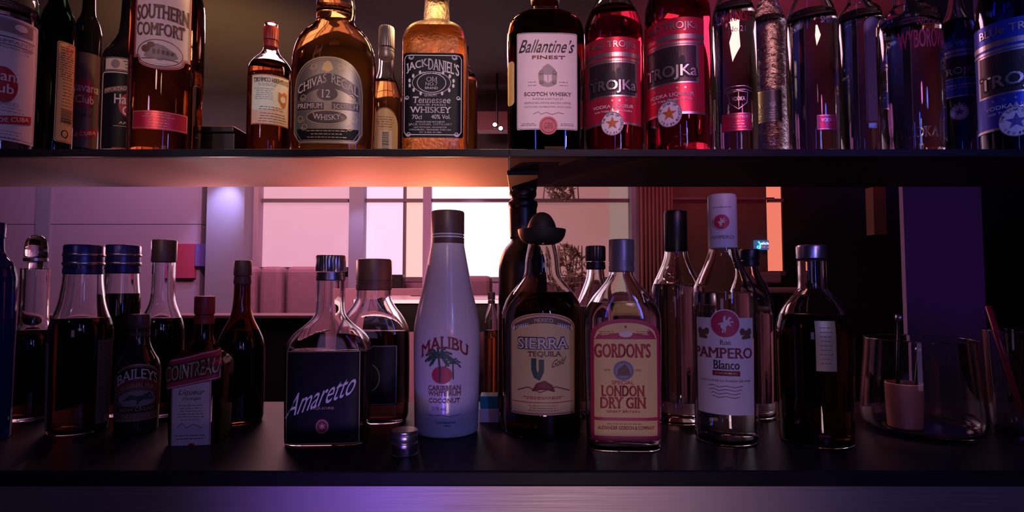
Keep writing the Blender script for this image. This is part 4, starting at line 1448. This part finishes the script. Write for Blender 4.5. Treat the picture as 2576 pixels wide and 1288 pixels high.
# little things between the bottles
b = Bottle('miniature_bottle', 'thin little bottle with tan cap beside the black post', 'bottle', 1236, 0.80, ZL,
           [(16, 1045), (17, 1040), (17, 812), (15, 795), (10, 778), (7, 766), (7, 750)], group=LO)
b.glass('clear_glass', N=32, wall=0.001); b.liquid('amber_liquid', 830, wall=0.001); b.cap(9, 764, 735, 'brown_cap', 14)
xa, xb = at(1207, 1030, 0.752).x, at(1256, 1030, 0.752).x
z1 = ZL + 0.018
o = box('carton', xa, xb, 0.738, 0.768, ZL, z1, 'pink_cream_paper', None, 0.001)
tag(o, 'small pinkish carton lying on the counter beneath the teal one', 'carton')
o = box('carton', xa + 0.001, xb - 0.001, 0.739, 0.767, z1, z1 + 0.016, 'teal_card', None, 0.001)
tag(o, 'small teal carton lying on top of the pinkish carton', 'carton')

# tequila with the hat
b = Bottle('tequila_bottle', 'gold tequila bottle wearing a sombrero cap painted dark as a silhouette', 'bottle', 1364, 0.702, ZL,
           [(98, 1114), (102, 1098), (102, 800), (100, 776), (86, 745), (64, 718), (48, 698), (44, 680), (43, 655), (38, 630), (34, 612), (33, 600)], face=1366, group=LO)
b.glass('clear_glass'); b.liquid('gold_liquid', 735)
b.part('hat_cap', [(30, 615), (48, 609), (58, 594), (61, 578), (59, 577), (52, 588), (40, 592), (38, 580), (33, 560), (22, 542), (10, 535), (2, 534)], 'felt_black', it=2, N=48)  # red hat against the light, its dark silhouette put into the colour
L = Label(b, 'beige_paper', 1368, 92, arch(92, 788, 826, 2.0), 1046, cols=34)
L.frame(4, 1.6, 'red_ink').rect(1290, 797, 1446, 813, 'brown_paper', bow=20).t('MEXICO', 1370, 805, 46, 10, 'cream_paper', arc=2)
L.rect(1284, 818, 1330, 826, 'white_ink', slant=-12).rect(1406, 818, 1452, 826, 'white_ink', slant=12)
L.t('SIERRA', 1368, 864, 130, 28, 'black_ink', 0.045, name='lettering_outline', serif=1).t('SIERRA', 1368, 864, 130, 27, 'pink_cream_paper', 0.012, layer=4, serif=1)
L.t('TEQUILA', 1372, 892, 84, 15, 'brown_ink', 0.01, serif=1).t('Gold', 1408, 912, 34, 20, 'brown_ink', shear=0.4, rise=10)
L.line([(1345, 902), (1345, 930), (1352, 950)], 13, 'green_ink', name='cactus').line([(1364, 905), (1364, 935), (1354, 955)], 13, 'green_ink', name='cactus')
L.blob([(1340, 985), (1352, 965), (1372, 958), (1392, 970), (1398, 986)], 'dark_red_ink', name='picture', layer=3)
L.line([(1300, 985), (1330, 975), (1360, 988), (1400, 974), (1440, 986)], 2.5, 'brown_ink', name='picture')
L.lines(1312, 1426, 1000, 1004, 2, 'red_ink', 1.8).line([(1284, 1014), (1452, 1014)], 1.5, 'red_ink').lines(1330, 1406, 1022, 1034, 3, 'brown_ink', 1.2).done()
L = Label(b, 'beige_paper', 1366, 80, 735, 780, 'embossed_ring', paper=False)
L.t('MEXICO', 1366, 768, 118, 22, 'amber_liquid', 0.02, arc=6, name='embossing').line([(1290, 772), (1320, 752), (1366, 744), (1412, 752), (1442, 772)], 3, 'amber_liquid', name='embossing').done()

b = Bottle('spirit_bottle', 'clear bottle with narrow black cap between hat bottle and gin', 'bottle', 1500, 0.775, ZL,
           [(52, 1045), (55, 1035), (55, 800), (52, 772), (40, 742), (28, 712), (22, 692), (21, 650)], group=LO)
b.glass('clear_glass', N=48); b.liquid('clear_liquid', 770); b.cap(25, 678, 619, 'black_plastic', 26)

# gin
b = Bottle('gin_bottle', 'gin bottle with yellow label framed in red on the counter', 'bottle', 1566, 0.632, ZL,
           [(90, 1150), (95, 1138), (95, 812), (91, 782), (74, 748, 0.8), (50, 722, 0.4), (36, 702, 0), (30, 690, 0), (29, 650, 0)], n=4, asp=0.58, rz=-0.04, group=LO)
b.glass('clear_glass'); b.liquid('clear_liquid', 760)
b.cap(32, 684, 603, 'grey_cap', 0)
L = Label(b, 'crimson_ink', 1568, 89, arch(89, 802, 850, 2.3), rounded(89, 1110, 6, -1), cols=34)
top_i = arch(79, 812, 852, 2.3)
V2 = [(1568 + x, top_i(x)) for x in [-79 + 158 * i / 24 for i in range(25)]]
L.rect(1489, 853, 1647, 1050, 'yellow_paper').blob(V2 + [(1647, 851), (1489, 851)], 'yellow_paper', name='stripe').rect(1489, 1058, 1647, 1098, 'yellow_paper')
L.lines(1502, 1540, 834, 844, 3, 'red_ink', 1.4).lines(1594, 1634, 834, 844, 3, 'red_ink', 1.4).ell(1568, 840, 17, 8, 'cream_paper', layer=2).star(1568, 822, 5, 'red_ink', layer=2)
L.t('GORDON’S', 1560, 882, 138, 34, 'red_ink', 0.02, serif=1).ell(1562, 932, 26, 25, 'grey_ink', layer=2).ring(1562, 932, 22, 21, 2, 'blue_ink', layer=3)
L.blob([(1546, 944), (1548, 930), (1556, 924), (1566, 916), (1574, 926), (1580, 944)], 'brown_ink', layer=4)
L.t('EST’D', 1522, 931, 14, 5, 'red_ink').t('1769', 1598, 931, 14, 5, 'red_ink')
L.t('SPECIAL', 1560, 962, 56, 9, 'red_ink').t('LONDON', 1560, 983, 104, 27, 'red_ink', 0.02, serif=1).t('DRY GIN', 1560, 1013, 110, 28, 'red_ink', 0.02, serif=1).t('GREAT BRITAIN', 1560, 1035, 82, 6, 'red_ink')
L.lines(1520, 1606, 1066, 1066, 1, 'red_ink', 1.4).t('ALEXANDER GORDON & COMPANY', 1568, 1076, 140, 9, 'red_ink', 0.004).line([(1489, 1098), (1647, 1098)], 2, 'red_ink').done()

b = Bottle('spirit_bottle', 'clear round bottle with tall black cap and embossed shoulder medallion', 'bottle', 1704, 0.752, ZL,
           [(61, 1060), (65, 1050), (65, 745), (61, 716), (48, 690), (36, 664), (29, 642), (28, 610)], face=1690, group=LO)
b.glass('clear_glass', N=56); b.liquid('clear_liquid', 715)
b.cap(29, 633, 531, 'black_plastic', 0, rings=False)
L = Label(b, 'clear_glass', 1690, 30, 690, 730, 'medallion', paper=False)
L.ring(1690, 690, 22, 22, 3, 'clear_glass', name='medallion').star(1690, 690, 12, 'clear_glass', name='medallion').done()

# white rum with the red medallion
b = Bottle('rum_bottle', 'clear rum bottle with pale neck sleeve and red medallions', 'bottle', 1824, 0.662, ZL,
           [(80, 1132), (84, 1120), (84, 755), (80, 726), (64, 694), (48, 664), (38, 636), (36, 615), (36, 560)], face=1824, group=LO)
b.glass('clear_glass'); b.liquid('clear_liquid', 735)
sl = b.part('neck_sleeve', [(36.5, 626), (37.5, 622), (37, 500), (35, 492), (30, 490)], 'white_cap')
L = Label(b, 'white_cap', 1824, 30, 520, 590, 'sleeve_print', off=0.0009, paper=False)
L.o = sl


def horse(L, x, y, s, m):
    P_ = [(-0.35, 0.9), (-0.25, 0.55), (-0.45, 0.3), (-0.4, 0.0), (-0.6, 0.15), (-0.65, 0.0), (-0.4, -0.12), (-0.15, -0.15), (-0.2, -0.5), (-0.12, -0.75), (0.0, -0.85),
          (0.08, -0.72), (0.05, -0.5), (0.12, -0.3), (0.28, -0.6), (0.38, -0.75), (0.6, -0.6), (0.58, -0.5), (0.42, -0.5), (0.38, -0.2), (0.65, -0.3), (0.8, -0.15), (0.72, -0.1),
          (0.62, -0.2), (0.4, -0.02), (0.6, 0.15), (0.5, 0.25), (0.3, 0.1), (0.05, 0.3), (0.1, 0.55), (-0.02, 0.9), (-0.12, 0.88), (-0.05, 0.6), (-0.15, 0.5), (-0.15, 0.75), (-0.2, 0.9)]
    tri = tessellate_polygon([[Vector((a, c, 0)) for a, c in P_]])
    L.add('emblem', m, [L.m(x + a * s, y + c * s, 4) for a, c in P_], [tuple(t) for t in tri])


L.ell(1822, 553, 19, 20, 'crimson_ink', layer=2).ring(1822, 553, 19, 20, 1.6, 'cream_paper', layer=3)
horse(L, 1822, 553, 13, 'cream_paper')
L.t('AMPERO', 1824, 592, 56, 9, 'grey_ink').lines(1800, 1846, 514, 514, 1, 'grey_ink', 1.6).done()
L = Label(b, 'pink_cream_paper', 1824, 78, lambda x: 800 - 10 * max(0, 1 - (x / 26) ** 2), 1046, cols=30)
L.ell(1826, 815, 37, 37, 'pink_cream_paper').ell(1826, 815, 34, 34, 'crimson_ink', layer=2)
horse(L, 1826, 815, 25, 'pink_cream_paper')
for d in (-1, 1):
    for j in range(3):
        L.ell(1824 + d * (44 + j * 10), 840 + (j - 1) ** 2 * -5, 7, 9, 'brown_ink')
        L.ell(1824 + d * (47 + j * 8), 850 - j, 5, 5, 'brown_ink')
L.t('Ron', 1826, 862, 24, 12, 'brown_ink', serif=1).t('PAMPERO', 1820, 889, 148, 26, 'dark_red_ink', 0.012, serif=1).t('Blanco', 1828, 919, 60, 22, 'black_ink', 0.006, serif=1)
L.rect(1794, 934, 1860, 947, 'dark_red_ink').lines(1800, 1854, 940, 941, 1, 'gold_ink', 2)
L.t('ÚNICO PARA LA PASIÓN DE VIVIR', 1824, 959, 128, 6, 'brown_ink')
for j in range(4):
    L.line([(1782 + 4 * j, 974 + 9 * j), (1796, 971 + 9 * j), (1808, 976 + 9 * j), (1826, 972 + 9 * j), (1846, 976 + 9 * j), (1866 - 3 * j, 972 + 9 * j)], 1.5, 'brown_ink', name='signature')
L.done()

b = Bottle('spirit_bottle', 'clear bottle with short dark cap half hidden behind the pale sleeved rum', 'bottle', 1890, 0.775, ZL,
           [(56, 1045), (59, 1035), (59, 780), (56, 752), (44, 722), (30, 696), (23, 676), (22, 640)], group=LO)
b.glass('clear_glass', N=48); b.liquid('clear_liquid', 770); b.cap(25, 670, 627, 'black_plastic', 22)

# dark round decanter with metal stopper
b = Bottle('spirit_decanter', 'round shouldered dark decanter with flat metal stopper right of the rum', 'decanter', 2050, 0.655, ZL,
           [(96, 1142), (101, 1126), (101, 850), (97, 812), (84, 780), (62, 752), (42, 734), (37, 722), (37, 690), (37, 655)], face=2080, group=LO)
b.glass('clear_glass'); b.liquid('brown_liquid', 790)
b.part('stopper', [(38, 652), (40, 650), (40, 622), (38, 618), (34, 617)], 'steel_cap')
L = Label(b, 'gold_ink', 2086, 24, 808, 935, 'back_label'); L.lines(2070, 2102, 825, 915, 9, 'brown_ink', 1.6).done()

# glass bowl with the copper cup
bw = Bottle('glass_bowl', 'wide clear glass bowl around the copper cup', 'bowl', 2318, 0.695, ZL,
            [(140, 1128), (160, 1105), (166, 1060), (160, 980), (150, 900), (146, 850)])
bw.glass('clear_glass', wall=0.003, N=72)
zb = ZL + 0.003 * 2.2 + 0.0003
b = Bottle('copper_cup', 'plain copper cup standing inside the glass bowl', 'cup', 2276, 0.69, zb,
           [(46, 1088), (49, 1080), (50, 1000), (50, 962)])
b.glass('copper', wall=0.0012, N=56, name='cup_body')
cu = b
for dx, top, l in ((-0.010, (2262, 800), 'dark bar spoon leaning left in the copper cup'), (0.010, (2312, 880), 'dark bar spoon leaning right in the copper cup')):
    e = empty('bar_spoon', (cu.X + dx, 0.69, zb + 0.004))
    tag(e, l, 'spoon', 'bar spoons in the copper cup')
    q = at(top[0], top[1], 0.69) - Vector(e.location)
    v, f = tube([(0, 0, 0), q * 0.5, q], 0.0022, 10)
    obj('handle', v, f, 'black_plastic', e, True)
    v, f = tube([q * 0.97, q * 1.0, q * 1.03], 0.0042, 10)
    obj('finial', v, f, 'steel_cap', e, True)

b = Bottle('mixing_glass', 'clear tall glass with a red straw at the counter’s right end', 'glass', 2556, 0.672, ZL,
           [(66, 1106), (70, 1094), (78, 980), (84, 860), (85, 830)])
b.glass('clear_glass', N=56)
e = empty('drinking_straw', (b.X + 0.012, 0.672, ZL + 0.0062))
tag(e, 'red straw leaning in the tall glass at the right end', 'straw')
q = at(2486, 770, 0.672) - Vector(e.location)
v, f = tube([(0, 0, 0), q], 0.0032, 12)
obj('tube', v, f, 'red_plastic', e, True)
